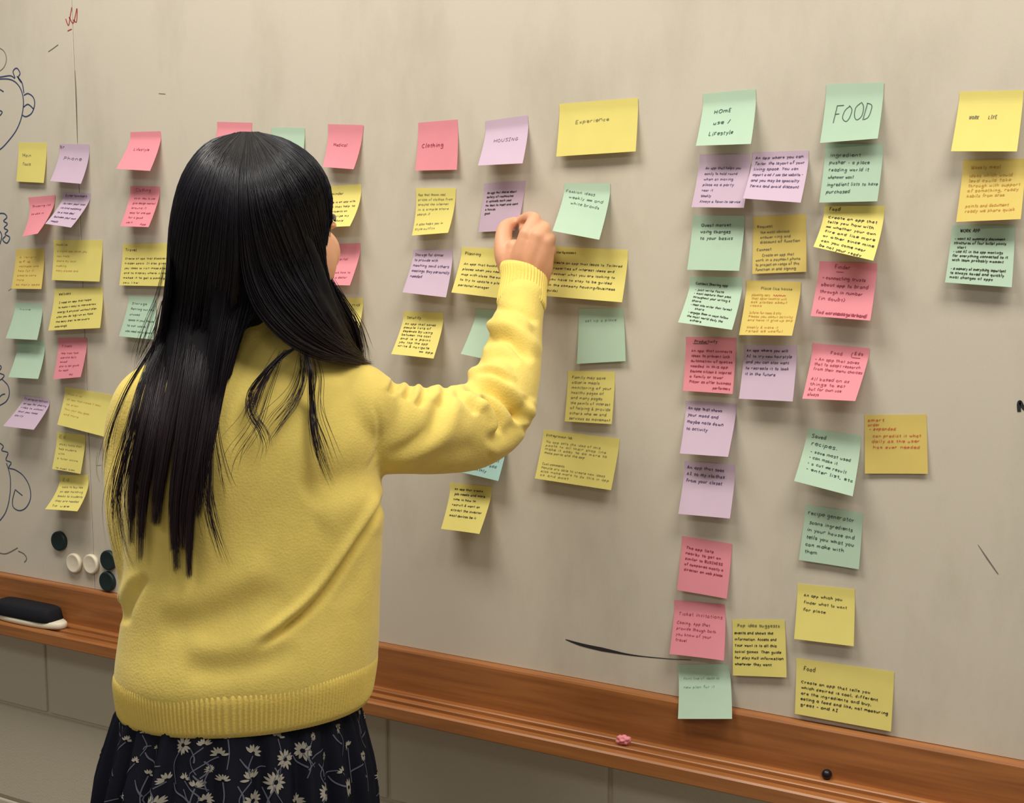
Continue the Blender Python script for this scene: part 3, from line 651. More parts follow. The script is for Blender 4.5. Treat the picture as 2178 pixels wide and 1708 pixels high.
M_skin = bpy.data.materials.new('skin'); M_skin.use_nodes = True
b = M_skin.node_tree.nodes['Principled BSDF']
b.inputs['Base Color'].default_value = srgb(226, 166, 130); b.inputs['Roughness'].default_value = 0.55
b.inputs['Subsurface Weight'].default_value = 0.12; b.inputs['Subsurface Radius'].default_value = (.012, .005, .003)
b.inputs['Subsurface Scale'].default_value = 0.5
nt = M_skin.node_tree; tc = nt.nodes.new('ShaderNodeTexCoord')
n_ = nt.nodes.new('ShaderNodeTexNoise'); n_.inputs['Scale'].default_value = 350; nt.links.new(tc.outputs['Object'], n_.inputs['Vector'])
bp = nt.nodes.new('ShaderNodeBump'); bp.inputs['Strength'].default_value = .12; bp.inputs['Distance'].default_value = .001
nt.links.new(n_.outputs['Fac'], bp.inputs['Height']); nt.links.new(bp.outputs[0], b.inputs['Normal'])

# yellow knit: fine stitch relief plus fuzzy sheen
def knit(name, c, stitch):
    mt = mat(name, c, 0.9, 0.12, sheen=0.18, vary=(55, 0.035))
    nt = mt.node_tree; b = nt.nodes['Principled BSDF']; tc = nt.nodes.new('ShaderNodeTexCoord')
    n1 = nt.nodes.new('ShaderNodeTexNoise'); n1.inputs['Scale'].default_value = 420; n1.inputs['Detail'].default_value = 4
    v1 = nt.nodes.new('ShaderNodeTexVoronoi'); v1.inputs['Scale'].default_value = stitch
    for n in (n1, v1): nt.links.new(tc.outputs['Object'], n.inputs['Vector'])
    ad = nt.nodes.new('ShaderNodeMath'); ad.operation = 'ADD'
    nt.links.new(n1.outputs['Fac'], ad.inputs[0]); nt.links.new(v1.outputs['Distance'], ad.inputs[1])
    bp = nt.nodes.new('ShaderNodeBump'); bp.inputs['Strength'].default_value = 0.22; bp.inputs['Distance'].default_value = 0.0012
    nt.links.new(ad.outputs[0], bp.inputs['Height']); nt.links.new(bp.outputs[0], b.inputs['Normal'])
    return mt
M_knit = knit('yellow_knit', srgb(234, 209, 112), 330)
M_rib = knit('yellow_rib_knit', srgb(234, 208, 110), 330)

# ---------------------------------------------------------------- torso profile of the sweater
# rows: photo y, left x, right x, half depth back, half depth front
TP = [(1500, 252, 797, .108, .112), (1440, 248, 803, .113, .115), (1390, 252, 803, .112, .115), (1300, 268, 806, .104, .112), (1200, 272, 808, .100, .112),
      (1100, 270, 812, .100, .115), (1000, 272, 812, .102, .115), (920, 276, 806, .102, .11), (850, 292, 786, .095, .10), (800, 322, 764, .084, .085),
      (765, 382, 716, .070, .07), (735, 446, 652, .060, .062), (712, 470, 622, .056, .060), (690, 484, 610, .053, .058), (664, 492, 604, .051, .057), (642, 494, 602, .050, .056)]
rows = []
for py, l, r, hb, hf in TP:
    A = PB(l, py, 0); B_ = PB(r, py, 0)
    rows.append(((A[2] + B_[2]) / 2, (acoord(A) + acoord(B_)) / 2, (acoord(B_) - acoord(A)) / 2, hb, hf))
rows = np.array(rows)                                                     # z ascending
def prof(z):
    return [np.interp(z, rows[:, 0], rows[:, k]) for k in range(1, 5)]
ANG = np.linspace(0, 2 * np.pi, 96, endpoint=False)
def ring(z, grow=0.0, ang=ANG, tilt=0.0):
    ac, ha, hb, hf = prof(z); n = 2.35
    c, s = np.cos(ang), np.sin(ang)
    ca = np.sign(c) * np.abs(c) ** (2 / n); sb = np.sign(s) * np.abs(s) ** (2 / n)
    a = ac + (ha + grow) * ca; bb = np.where(s > 0, hb + grow, hf + grow) * sb
    return np.array([O[0], O[1], 0]) + np.outer(a, RX) + np.outer(bb, BK) + np.c_[np.zeros((len(ang), 2)), z + tilt * .5 * (a + np.sqrt(a * a + .0036))]
Z_HEM = rows[0, 0] - .006; BAND = 0.056; TILT = 0.11
zz = np.r_[Z_HEM + .03, np.linspace(Z_HEM + BAND - .004, rows[-1, 0], 40)]
V = []; n_r = len(zz)
for i, z in enumerate(zz):
    tl = TILT * np.clip(1 - (z - Z_HEM) / .25, 0, 1)
    V.append(ring(z, -0.004 if i == 0 else 0.0, tilt=tl))
V = np.concatenate(V); k = len(ANG); Fc = []
for i in range(n_r - 1):
    for j in range(k): Fc.append([i * k + j, i * k + (j + 1) % k, (i + 1) * k + (j + 1) % k, (i + 1) * k + j])
Fc += [list(range(k))[::-1], list(range((n_r - 1) * k, n_r * k))]
sw = Solid(); sw.add(V, Fc)
# shoulder blades / shoulder caps
def limb_px(solid, pts, n=None, seg=28):
    """pts: photo x, y, radius in px, camera depth"""
    C = np.array([PZ(x, y, d) for x, y, r, d in pts]); R = np.array([r * d / F for x, y, r, d in pts])
    solid.limb(C, R, seg, n or 10 * len(pts))
    return C, R
HZ = float((PY(1115, 560, -.06) - CAM) @ FWD)                             # depth of the wrist at the board
RARM = [(752, 878, 92, 1.665), (800, 902, 100, 1.67), (870, 914, 99, 1.70), (945, 915, 95, 1.745), (1010, 905, 90, 1.79), (1055, 868, 82, 1.82), (1078, 805, 71, 1.85),
        (1092, 738, 62, 1.885), (1103, 680, 54, 1.92), (1110, 640, 50, HZ - .035)]
armC, armR = limb_px(sw, RARM, 90)
sw.limb([PB(600, 800, .0), PB(690, 840, .0), PB(760, 862, .0)], [.045, .052, .052], 20)
LARM = [(385, 846, 80, 1.675), (335, 856, 86, 1.675), (308, 895, 78, 1.675), (288, 960, 66, 1.675), (281, 1060, 56, 1.665), (289, 1160, 51, 1.66), (302, 1235, 47, 1.67)]
limb_px(sw, LARM, 60)
lf = [PZ(302, 1235, 1.67), PZ(318, 1262, 1.72), PZ(370, 1240, 1.79), PZ(430, 1205, 1.84)]
sw.limb(lf, [.0275, .033, .034, .033], 24, 30)
sw_me = sw.skin(0.0036, 22, 0.5)

# ---------------------------------------------------------------- folds pressed into the knit
nV = len(sw_me.vertices)
co = np.empty(nV * 3, np.float32); sw_me.vertices.foreach_get('co', co); co = co.reshape(-1, 3).astype(float)
nr = np.empty(nV * 3, np.float32); sw_me.vertex_normals.foreach_get('vector', nr) if hasattr(sw_me, 'vertex_normals') else sw_me.vertices.foreach_get('normal', nr)
nr = nr.reshape(-1, 3).astype(float)
def sdist(px, py, line):
    line = catmull(np.array(line, float), 8 * len(line))
    best = np.full(len(px), 1e9); sg = np.zeros(len(px)); tt = np.zeros(len(px))
    L = len(line) - 1
    for i in range(L):
        a, b2 = line[i], line[i + 1]; d = b2 - a; l2 = d @ d + 1e-9
        t = np.clip(((px - a[0]) * d[0] + (py - a[1]) * d[1]) / l2, 0, 1)
        ux = px - a[0] - t * d[0]; uy = py - a[1] - t * d[1]
        ds = np.hypot(ux, uy); m_ = ds < best
        best[m_] = ds[m_]; sg[m_] = np.sign(d[0] * uy - d[1] * ux)[m_]; tt[m_] = ((i + t) / L)[m_]
    return best * np.where(sg == 0, 1, sg), tt
# (line, width px, depth mm, ridge mm, ridge side, ridge offset in widths)   side +1 = below/right of a left-to-right line
FOLDS = [
 ([(974, 833), (1010, 822), (1044, 826), (1079, 849), (1105, 881), (1119, 902)], 9, 12, 6, -1, 2.0),
 ([(1022, 838), (1050, 864), (1065, 893), (1064, 928)], 8, 11, 5, 1, 2.0),
 ([(1020, 734), (1045, 715), (1078, 715), (1108, 738), (1134, 772)], 11, 9, 5.5, -1, 2.0),
 ([(990, 815), (1023, 801), (1058, 803), (1090, 824)], 8, 5, 4, -1, 1.8),
 ([(1046, 658), (1080, 656), (1115, 666), (1148, 690)], 9, 3.5, 4, 1, 2.0),
 ([(1012, 785), (1040, 760), (1075, 757), (1105, 775)], 14, 4, 3, 1, 1.8),
 ([(818, 975), (870, 950), (915, 915), (934, 872), (938, 838)], 15, 5.5, 3.5, 1, 2.0),
 ([(965, 826), (985, 850), (1004, 868), (1012, 884)], 8, 4, 3, -1, 1.8),
 ([(848, 772), (847, 805), (832, 840)], 7, 6, 1.5, 1, 2.2), ([(878, 785), (875, 822), (862, 850)], 7, 6, 1.5, 1, 2.2),
 ([(907, 800), (903, 838), (888, 866)], 7, 6, 1.5, 1, 2.2), ([(950, 800), (945, 838), (934, 862)], 7, 5, 1.5, 1, 2.2),
 ([(1100, 905), (1112, 870), (1116, 842)], 9, 4, 3, 1, 1.8),
 ([(820, 1042), (806, 1080), (766, 1150), (709, 1240), (660, 1297), (600, 1345), (545, 1383)], 8, 8, 5, 1, 2.6),
 ([(800, 1120), (780, 1170), (750, 1230), (715, 1300)], 20, 1.5, 1, -1, 2.0),
 ([(330, 1335), (420, 1325), (520, 1290), (610, 1250)], 30, 2.6, 2.6, -1, 1.9),
 ([(380, 1425), (470, 1428), (560, 1410), (640, 1370)], 26, 2.4, 3.2, -1, 2.0),
 ([(312, 1222), (290, 1258), (270, 1300), (266, 1330)], 11, 5, 3, 1, 1.9),
 ([(800, 860), (806, 905), (803, 955), (790, 1000)], 5, 1.6, .8, 1, 2.0),
 ([(640, 1060), (700, 1030), (770, 1010), (830, 1000)], 34, 4, 3, 1, 1.8),
 ([(830, 1010), (900, 990), (970, 965), (1030, 945)], 24, 3, 2, -1, 1.8),
 ([(1030, 940), (1072, 926), (1100, 900)], 13, 3, 3, 1, 1.8),
]
px, py = project(co)
to_cam = CAM - co; to_cam /= np.linalg.norm(to_cam, axis=1)[:, None]
fac = np.einsum('ij,ij->i', nr, to_cam); wgt = np.clip((fac + .35) / .5, 0, 1); wgt = wgt * wgt * (3 - 2 * wgt)
depth = (co - CAM) @ FWD
wgt[depth > 2.2] = 0
disp = np.zeros(nV)
for line, w, dp, rd, side, ro in FOLDS:
    arr = np.array(line)
    near = (px > arr[:, 0].min() - 5 * w) & (px < arr[:, 0].max() + 5 * w) & (py > arr[:, 1].min() - 5 * w) & (py < arr[:, 1].max() + 5 * w)
    idx = np.nonzero(near)[0]
    if not len(idx): continue
    d, t = sdist(px[idx], py[idx], line)
    tap = np.clip(np.minimum(t, 1 - t) / .22, 0, 1); tap = tap * tap * (3 - 2 * tap)
    disp[idx] += 1.4 * tap * (-dp * np.exp(-(d / w) ** 2) + rd * np.exp(-((d - side * ro * w) / (1.15 * w)) ** 2)) * 1e-3
# slow waviness of the loose cloth
disp += 0.0018 * np.sin(px / 61 + py / 83) * np.sin(py / 57 - px / 140)
co2 = co + nr * (disp * wgt)[:, None]
sw_me.vertices.foreach_set('co', co2.astype(np.float32).ravel()); sw_me.update()
sweater = link('sweater', sw_me, M_knit, person)
sweater['label'] = 'pale yellow knitted pullover'

# ribbed hem
def ribbed(name, ringfun, nr_, nl, amp, ribs, mt, parent, label=None, thick=.004):
    """ringfun(ang, t)->centre, point ; builds a closed band with real ribs"""
    ang = np.linspace(0, 2 * np.pi, nr_, endpoint=False)
    rib = np.sign(np.cos(ang * ribs)) * np.abs(np.cos(ang * ribs)) ** .7
    V = []
    ts = np.r_[np.linspace(0, 1, nl), np.linspace(1, 0, nl)]
    for i, t in enumerate(ts):
        cen, P, = ringfun(ang, t)
        out = P - cen; ln = np.linalg.norm(out, axis=1)[:, None]; out = out / ln
        edge = .0022 * (1 - min(1, 8 * min(t, 1 - t)))
        off = (amp * rib * min(1, .15 + 6 * min(t, 1 - t)) - edge) if i < nl else np.full(nr_, -thick)
        V.append(P + out * off[:, None])
    V = np.concatenate(V); n = len(ts)
    i, j = np.meshgrid(np.arange(n), np.arange(nr_), indexing='ij'); i = i.ravel(); j = j.ravel(); i2 = (i + 1) % n; j2 = (j + 1) % nr_
    Fq = np.stack([i * nr_ + j, i * nr_ + j2, i2 * nr_ + j2, i2 * nr_ + j], 1)
    o = obj(name, V, Fq, mt, parent)
    if label: o['label'] = label
    return o
def hem_ring(ang, t):
    z = Z_HEM + .0 + t * (BAND + .002)
    P = ring(z, -.0008 - .003 * (1 - t) ** 2, ang, TILT)
    ac = prof(z)[0]; cen = AB(ac, 0, z) + 0 * P
    cen = np.repeat(AB(ac, 0, z)[None], len(ang), 0); cen[:, 2] = P[:, 2]
    return cen, P
ribbed('hem_ribbing', hem_ring, 190 * 8, 9, .0010, 190, M_rib, sweater, 'ribbed knit hem band')
# ribbed cuff of the raised sleeve
cpts = np.array([PZ(1108, 655, HZ - .045), PZ(1111, 628, HZ - .030), PZ(1114, 600, HZ - .018), PZ(1113, 574, HZ - .010)])
crad = np.array([52, 50.5, 49, 50]) * HZ / F
CC = catmull(np.c_[cpts, crad], 30)
CT = np.gradient(CC[:, :3], axis=0); CT /= np.linalg.norm(CT, axis=1)[:, None]
def cuff_ring(ang, t):
    f = t * 29; i = min(int(f), 28); g = f - i
    c = CC[i] * (1 - g) + CC[i + 1] * g; T = CT[i]
    u = RIGHT - (RIGHT @ T) * T; u /= np.linalg.norm(u); w = np.cross(T, u)
    P = c[:3] + np.outer(np.cos(ang), u) * c[3] * 1.0 + np.outer(np.sin(ang), w) * c[3] * .78
    # the opening slants: thumb side reaches higher than the little-finger side
    P += T * ((-0.012 * np.cos(ang)) * t)[:, None]
    return np.repeat(c[None, :3], len(ang), 0), P
ribbed('cuff_ribbing', cuff_ring, 44 * 8, 9, .0006, 44, M_rib, sweater, 'ribbed sleeve cuff at the raised wrist', .003)
# ribbed collar
def collar_ring(ang, t):
    z = rows[-1, 0] - .012 + t * .024
    P = ring(min(z, rows[-1, 0]), .002 + .001 * math.sin(t * math.pi), ang); P[:, 2] = z + .008 * -np.sin(ang)
    cen = np.repeat(AB(prof(rows[-1, 0])[0], 0, z)[None], len(ang), 0); cen[:, 2] = P[:, 2]
    return cen, P
ribbed('collar_ribbing', collar_ring, 90 * 8, 7, .0006, 90, M_rib, sweater, None, .004)

# ---------------------------------------------------------------- pleated skirt
M_skirt = mat('navy_skirt_cloth', srgb(12, 15, 29), 0.75, 0.2, bump=(500, .15, 2))
M_flower = mat('ivory_flower_print', srgb(158, 152, 140), 0.8, 0.15)
M_stem = mat('grey_stem_print', srgb(92, 94, 106), 0.8, 0.15)
hips = [(Z_HEM + .05, 262, 790), ]
sk_top = Z_HEM + .045; sk_bot = 0.34
tl_ = PB(232, 1515, 0); tr_ = PB(783, 1500, 0); bl_ = PB(203, 1708, 0); br_ = PB(803, 1708, 0)
def sk_dim(z):
    zt = (tl_[2] + tr_[2]) / 2; zb = (bl_[2] + br_[2]) / 2
    t = (zt - z) / (zt - zb)
    al = acoord(tl_) + (acoord(bl_) - acoord(tl_)) * t; ar = acoord(tr_) + (acoord(br_) - acoord(tr_)) * t
    t2 = max(0.0, t - 1)
    al += t2 * .006; ar -= t2 * .004          # flare eases off lower down
    return (al + ar) / 2, (ar - al) / 2 * (.97 if t < 0 else 1), .108 + .016 * t - .004 * t2
def skirt_pt(s, z):
    """s: angle array, z: height array -> points"""
    s = np.asarray(s, float); z = np.asarray(z, float)
    dd = np.array([sk_dim(q) for q in z]); ac, ha, hb = dd[:, 0], dd[:, 1], dd[:, 2]
    ple = np.clip((sk_top - z) / .12, 0, 1)
    fold = ple * (.0062 * np.sin(23 * s + .8 * np.sin(3 * s)) + .0035 * np.sin(41 * s + 1.3) )
    n = 2.25; c, q = np.cos(s), np.sin(s)
    ca = np.sign(c) * np.abs(c) ** (2 / n); sb = np.sign(q) * np.abs(q) ** (2 / n)
    a = ac + (ha - .006 + fold - .010 * (1 - ple)) * ca; bb = (hb + fold - .012 * (1 - ple)) * sb
    return np.array([O[0], O[1], 0]) + a[:, None] * RX + bb[:, None] * BK + np.c_[np.zeros((len(s), 2)), z]
ns, nz = 420, 40
S_, Z_ = np.meshgrid(np.linspace(0, 2 * np.pi, ns, endpoint=False), np.linspace(sk_top, sk_bot, nz))
V = skirt_pt(S_.ravel(), Z_.ravel())
i, j = np.meshgrid(np.arange(nz - 1), np.arange(ns), indexing='ij'); i = i.ravel(); j = j.ravel(); j2 = (j + 1) % ns
skirt = obj('skirt', V, np.stack([i * ns + j, (i + 1) * ns + j, (i + 1) * ns + j2, i * ns + j2], 1), M_skirt, person)
skirt['label'] = 'dark navy pleated skirt with ivory flower print'
# printed flowers, stems and leaves lying on the cloth
RS = 0.16
def sk3d(XY):
    s = XY[:, 0] / RS; z = XY[:, 1]; d = 1e-3
    A = skirt_pt(s, z); du = skirt_pt(s + d, z) - A; dv = skirt_pt(s, z + d) - A
    n_ = np.cross(du, dv); n_ /= np.linalg.norm(n_, axis=1)[:, None]
    out = A - np.array([O[0], O[1], 0]); out[:, 2] = 0
    n_ *= np.sign(np.einsum('ij,ij->i', n_, out))[:, None]
    return A + n_ * .0007
def px2sk(px_, py_):               # photo pixel -> (arc, z) on the back of the skirt
    for b_ in (.11,):
        p = PB(px_, py_, .11)
    z = p[2]
    for _ in range(6):
        ac, ha, hb = sk_dim(z); a = acoord(p); c = np.clip((a - ac) / ha, -.995, .995)
        b_ = hb * (1 - abs(c) ** 2.25) ** (1 / 2.25); p = PB(px_, py_, b_); z = p[2]
    c = np.clip((acoord(p) - sk_dim(z)[0]) / sk_dim(z)[1], -.999, .999)
    ca = math.copysign(abs(c) ** (2.25 / 2), c)
    return math.acos(ca) * RS, z
fl = Acc(); st = Acc(); prng = np.random.default_rng(4)
def petal(x, y, ang, r0, r1, w):
    t = np.linspace(0, 1, 6); pts = np.stack([x - math.cos(ang) * (r0 + (r1 - r0) * t), y + math.sin(ang) * (r0 + (r1 - r0) * t)], 1)
    Vv, Fq = ribbon2d(pts, w * np.array([.35, .8, 1.0, .95, .7, .15])); fl.add(sk3d(Vv), Fq)
def daisy(x, y, r, full=True, ang0=0.0):
    n = 13 if full else 7; sp = 2 * math.pi if full else 2.6
    for k in range(n):
        a = ang0 + (sp * k / (n if full else n - 1)) - (0 if full else sp / 2)
        petal(x, y, a + prng.normal(0, .08), r * .22, r * prng.uniform(.85, 1.1), r * .27)
def stem(pts, w=.0012):
    p = catmull(pts, 14); Vv, Fq = ribbon2d(p, w * np.linspace(1.2, .8, 14)); st.add(sk3d(Vv), Fq)
SPOTS = [(590, 1663, 23, 1), (613, 1617, 21, 1), (655, 1600, 22, 1), (540, 1608, 21, 0), (463, 1612, 18, 0), (537, 1660, 20, 0), (700, 1685, 20, 1), (752, 1675, 19, 1), (475, 1662, 14, 0),
         (428, 1590, 17, 0), (380, 1590, 19, 1), (345, 1662, 16, 0), (388, 1660, 14, 0), (288, 1564, 14, 0), (278, 1622, 12, 0), (598, 1572, 17, 0), (735, 1550, 14, 1), (760, 1590, 14, 0),
         (415, 1672, 15, 0), (255, 1690, 14, 0), (252, 1578, 12, 0), (705, 1612, 10, 1), (440, 1642, 9, 1), (732, 1640, 12, 0), (300, 1652, 12, 0), (678, 1570, 9, 1), (230, 1660, 11, 0), (785, 1610, 12, 1),
         (770, 1530, 9, 1), (245, 1535, 11, 1), (540, 1706, 20, 1), (430, 1708, 17, 0), (330, 1706, 18, 1), (640, 1712, 20, 0), (484, 1575, 9, 0), (316, 1598, 9, 0)]
for x_, y_, r_, full in SPOTS:
    s_, z_ = px2sk(x_, y_); r = r_ * 1.57 / F
    daisy(s_, z_, r, bool(full), math.pi / 2 + prng.normal(0, .4))
    h = prng.uniform(.025, .05); k_ = prng.normal(0, .012)
    stem([(s_, z_ - r * .2), (s_ + k_, z_ - h * .5), (s_ + k_ * .3, z_ - h)])
    if prng.random() < .6: stem([(s_ + k_ * .6, z_ - h * .6), (s_ + .008, z_ - h * .4), (s_ + .014, z_ - h * .15)], .0018)
    if prng.random() < .5: stem([(s_ + k_ * .6, z_ - h * .7), (s_ - .009, z_ - h * .55), (s_ - .016, z_ - h * .5)], .0014)
for k in range(330):
    s_ = prng.uniform(0, 2 * np.pi) * RS; z_ = prng.uniform(sk_bot + .02, sk_top - .05)
    if .1 < s_ / RS < math.pi - .1 and z_ > .79: continue
    r = prng.uniform(.006, .013); daisy(s_, z_, r, prng.random() < .5, math.pi / 2 + prng.normal(0, .5))
    h = prng.uniform(.02, .045); stem([(s_, z_), (s_ + prng.normal(0, .01), z_ - h / 2), (s_ + prng.normal(0, .01), max(z_ - h, sk_bot + .003))])
for nm, ac_, mt in (('flower_print', fl, M_flower), ('stem_print', st, M_stem)):
    V, Fq = ac_.get(); o = obj(nm, V, Fq, mt, skirt); o['kind'] = 'stuff'

# ---------------------------------------------------------------- body (one skin: head, trunk, arms, hands, legs)
body = Solid()
zs = Z_HEM
body.limb([AB(0.0, 0, .88), AB(0, 0, 1.0), AB(0, 0, 1.15), AB(0, 0, 1.27)], [.088, .078, .082, .075], 24)
body.limb([AB(-.055, 0, .90), AB(.045, 0, .90)], [.072, .072], 20)
body.limb([AB(-.085, 0, 1.25), AB(.10, 0, 1.25)], [.036, .036], 16)
HC = PB(553, 486, -.005)
hyaw = math.radians(41)
HFv = -BK * math.cos(hyaw) + RX * math.sin(hyaw)         # where the face points
HRv = RX * math.cos(hyaw) + BK * math.sin(hyaw)          # her right
def HP(r, f, u): return HC + HRv * r + HFv * f + np.array([0, 0, u])
HM = np.array([HRv, HFv, [0, 0, 1.0]])
body.limb([AB(.012, -.008, 1.26), HP(0, -.02, -.09)], [.043, .044], 20)
body.ball(HP(0, -.012, .022), (.073, .086, .080), HM)     # cranium
body.ball(HP(0, .022, -.035), (.061, .066, .078), HM)     # face
body.ball(HP(0, .055, -.085), (.030, .030, .028), HM)     # chin
body.limb([HP(-.05, .0, -.06), HP(-.03, .045, -.085), HP(.03, .045, -.085), HP(.05, .0, -.06)], [.022, .022, .022, .022])   # jaw
for s in (-1, 1):
    body.ball(HP(.041 * s, .052, -.028), (.029, .028, .030), HM)   # cheeks
    body.ball(HP(.030 * s, .078, .004), (.016, .010, .006), HM)    # brow
    body.ball(HP(.073 * s, -.005, -.012), (.007, .016, .028), HM)  # ears
body.ball(HP(.048, .038, -.036), (.029, .031, .042), HM)
body.limb([HP(0, .088, .0), HP(0, .098, -.022), HP(0, .106, -.036)], [.006, .008, .010])
for s in (-1, 1): body.ball(HP(.010 * s, .096, -.038), (.007, .008, .006), HM)
body.ball(HP(0, .088, -.058), (.020, .010, .005), HM); body.ball(HP(0, .086, -.067), (.018, .010, .006), HM)
# legs and feet
for s in (-1, 1):
    body.limb([AB(-.008 + .062 * s, 0, .88), AB(-.01 + .068 * s, 0, .70), AB(.082 * s, .0, .47), AB(.084 * s, .012, .33), AB(.085 * s, .012, .18), AB(.085 * s, .02, .085)],
              [.068, .062, .050, .050, .038, .032], 20)
    body.limb([AB(.085 * s, .035, .045), AB(.088 * s, -.04, .042), AB(.094 * s, -.13, .028), AB(.095 * s, -.175, .024)], [.030, .032, .024, .018], 16)
# raised right arm, wrist and hand
wr = PY(1113, 592, -.062)
body.limb([PZ(745, 868, 1.665), PZ(880, 912, 1.71), PZ(1030, 900, 1.80), PZ(1078, 800, 1.86), PZ(1100, 690, 1.925), wr], [.042, .040, .037, .033, .028, .0255], 18)
def HD(x, y, off): return PY(x, y, -off)
wrist = [HD(1092, 588, .058), HD(1106, 592, .062), HD(1120, 596, .062), HD(1134, 598, .060), HD(1143, 600, .058)]
mcp = [HD(1094, 526, .062), HD(1121, 500, .070), HD(1144, 504, .070), HD(1158, 516, .065), HD(1163, 534, .058)]
for (w0, m0, r0, r1) in ((wrist[0], mcp[0], .018, .012), (wrist[1], mcp[1], .020, .0125), (wrist[2], mcp[2], .020, .0125), (wrist[3], mcp[3], .0195, .0120), (wrist[4], mcp[4], .0165, .0115)):
    body.limb([w0, (w0 + m0) / 2 + BK * .003, m0], [r0, (r0 + r1) / 2 + .002, r1], 14)
FING = [[(1121, 500, .070), (1136, 470, .050), (1125, 462, .030), (1107, 469, .020)],
        [(1144, 504, .070), (1157, 486, .044), (1140, 484, .030), (1113, 488, .024)],
        [(1158, 516, .065), (1168, 508, .038), (1152, 506, .026), (1120, 503, .024)],
        [(1163, 534, .058), (1171, 534, .034), (1160, 538, .024), (1148, 541, .022)]]
for fi, rr in zip(FING, ((.0125, .0108, .0086, .0074), (.0125, .0105, .0086, .0074), (.0118, .0100, .0082, .0072), (.011, .0088, .0072, .0064))):
    body.limb([HD(*p) for p in fi], rr, 14, 22)
body.limb([HD(1090, 580, .060), HD(1076, 545, .060), HD(1071, 510, .050), HD(1076, 484, .036), HD(1093, 472, .020)], [.018, .0170, .0135, .0115, .0080], 14, 30)
# left arm, bent with the hand resting before the waist
body.limb([PZ(330, 875, 1.675), PZ(285, 1050, 1.668), lf[0], lf[2], PZ(470, 1185, 1.88)], [.030, .028, .020, .024, .021], 16)
lh = PZ(480, 1182, 1.885)
for k_, (da, dz, ln) in enumerate(((.0, .026, .05), (.012, .014, .062), (.016, 0, .066), (.014, -.014, .062), (.008, -.027, .05))):
    b0 = lh + np.array([0, 0, dz * .6]); b1 = lh + RX * .055 + np.array([0, 0, dz])
    tp = b1 + RX * ln * .8 + BK * .022; md = b1 + RX * ln * .5
    if k_ == 0:
        b1 = lh + RX * .025 + np.array([0, 0, .03]); md = b1 + RX * .025 + np.array([0, 0, .012]); tp = md + RX * .022
    body.limb([b0, b1, md, tp], [.015, .0105, .009, .007], 12, 18)
body_me = body.skin(0.0026, 5, 0.5)
body_o = link('body', body_me, M_skin, person)
M_eye = mat('eye_white', srgb(230, 226, 220), .25, .5); M_iris = mat('dark_iris', srgb(40, 26, 20), .2, .6); M_lip = mat('lip', srgb(196, 104, 98), .5)
for s in (-1, 1):
    e = Solid(); e.ball(HP(.028 * s, .0690, -.008), (.0125, .0125, .0095), HM)
    eo = obj('eye', e.v[0], e.f, M_eye, body_o)
    e = Solid(); e.ball(HP(.028 * s, .0782, -.008), (.0055, .0040, .0055), HM); obj('iris', e.v[0], e.f, M_iris, eo)
    bw = Solid(); bw.limb([HP(.016 * s, .0885, .011), HP(.032 * s, .0865, .015), HP(.046 * s, .0770, .010)], [.0026, .003, .0016], 8); obj('eyebrow', np.concatenate(bw.v), bw.f, M_iris, body_o)
lp = Solid(); lp.limb([HP(-.022, .088, -.062), HP(-.006, .0965, -.0585), HP(.006, .0965, -.0585), HP(.022, .088, -.062)], [.002, .0045, .0045, .002], 10)
obj('lips', np.concatenate(lp.v), lp.f, M_lip, body_o)
# shoes
M_shoe = mat('black_shoe', srgb(24, 23, 24), .45, .4)
for s in (-1, 1):
    sh = Solid()
    sh.limb([AB(.085 * s, .05, .040), AB(.088 * s, -.04, .040), AB(.094 * s, -.135, .034), AB(.096 * s, -.185, .028)], [.036, .037, .034, .025], 18)
    v_ = np.concatenate(sh.v); v_[:, 2] = np.maximum(v_[:, 2], .001); sh.v = [v_]
    o = link('shoe', sh.skin(.004, 3), M_shoe, person)

# ---------------------------------------------------------------- hair
M_hair = bpy.data.materials.new('black_hair'); M_hair.use_nodes = True
nt = M_hair.node_tree; b = nt.nodes['Principled BSDF']
at = nt.nodes.new('ShaderNodeAttribute'); at.attribute_name = 'along'
cr = nt.nodes.new('ShaderNodeValToRGB')
cr.color_ramp.elements[0].position = 0.0; cr.color_ramp.elements[0].color = srgb(19, 19, 28)
cr.color_ramp.elements[1].position = 1.0; cr.color_ramp.elements[1].color = srgb(50, 34, 38)
el = cr.color_ramp.elements.new(.55); el.color = srgb(25, 20, 28)
nt.links.new(at.outputs['Fac'], cr.inputs[0]); nt.links.new(cr.outputs[0], b.inputs['Base Color'])
b.inputs['Roughness'].default_value = 0.42; b.inputs['Specular IOR Level'].default_value = 0.45
M_under = mat('hair_mass', srgb(15, 14, 18), 0.7, 0.15)

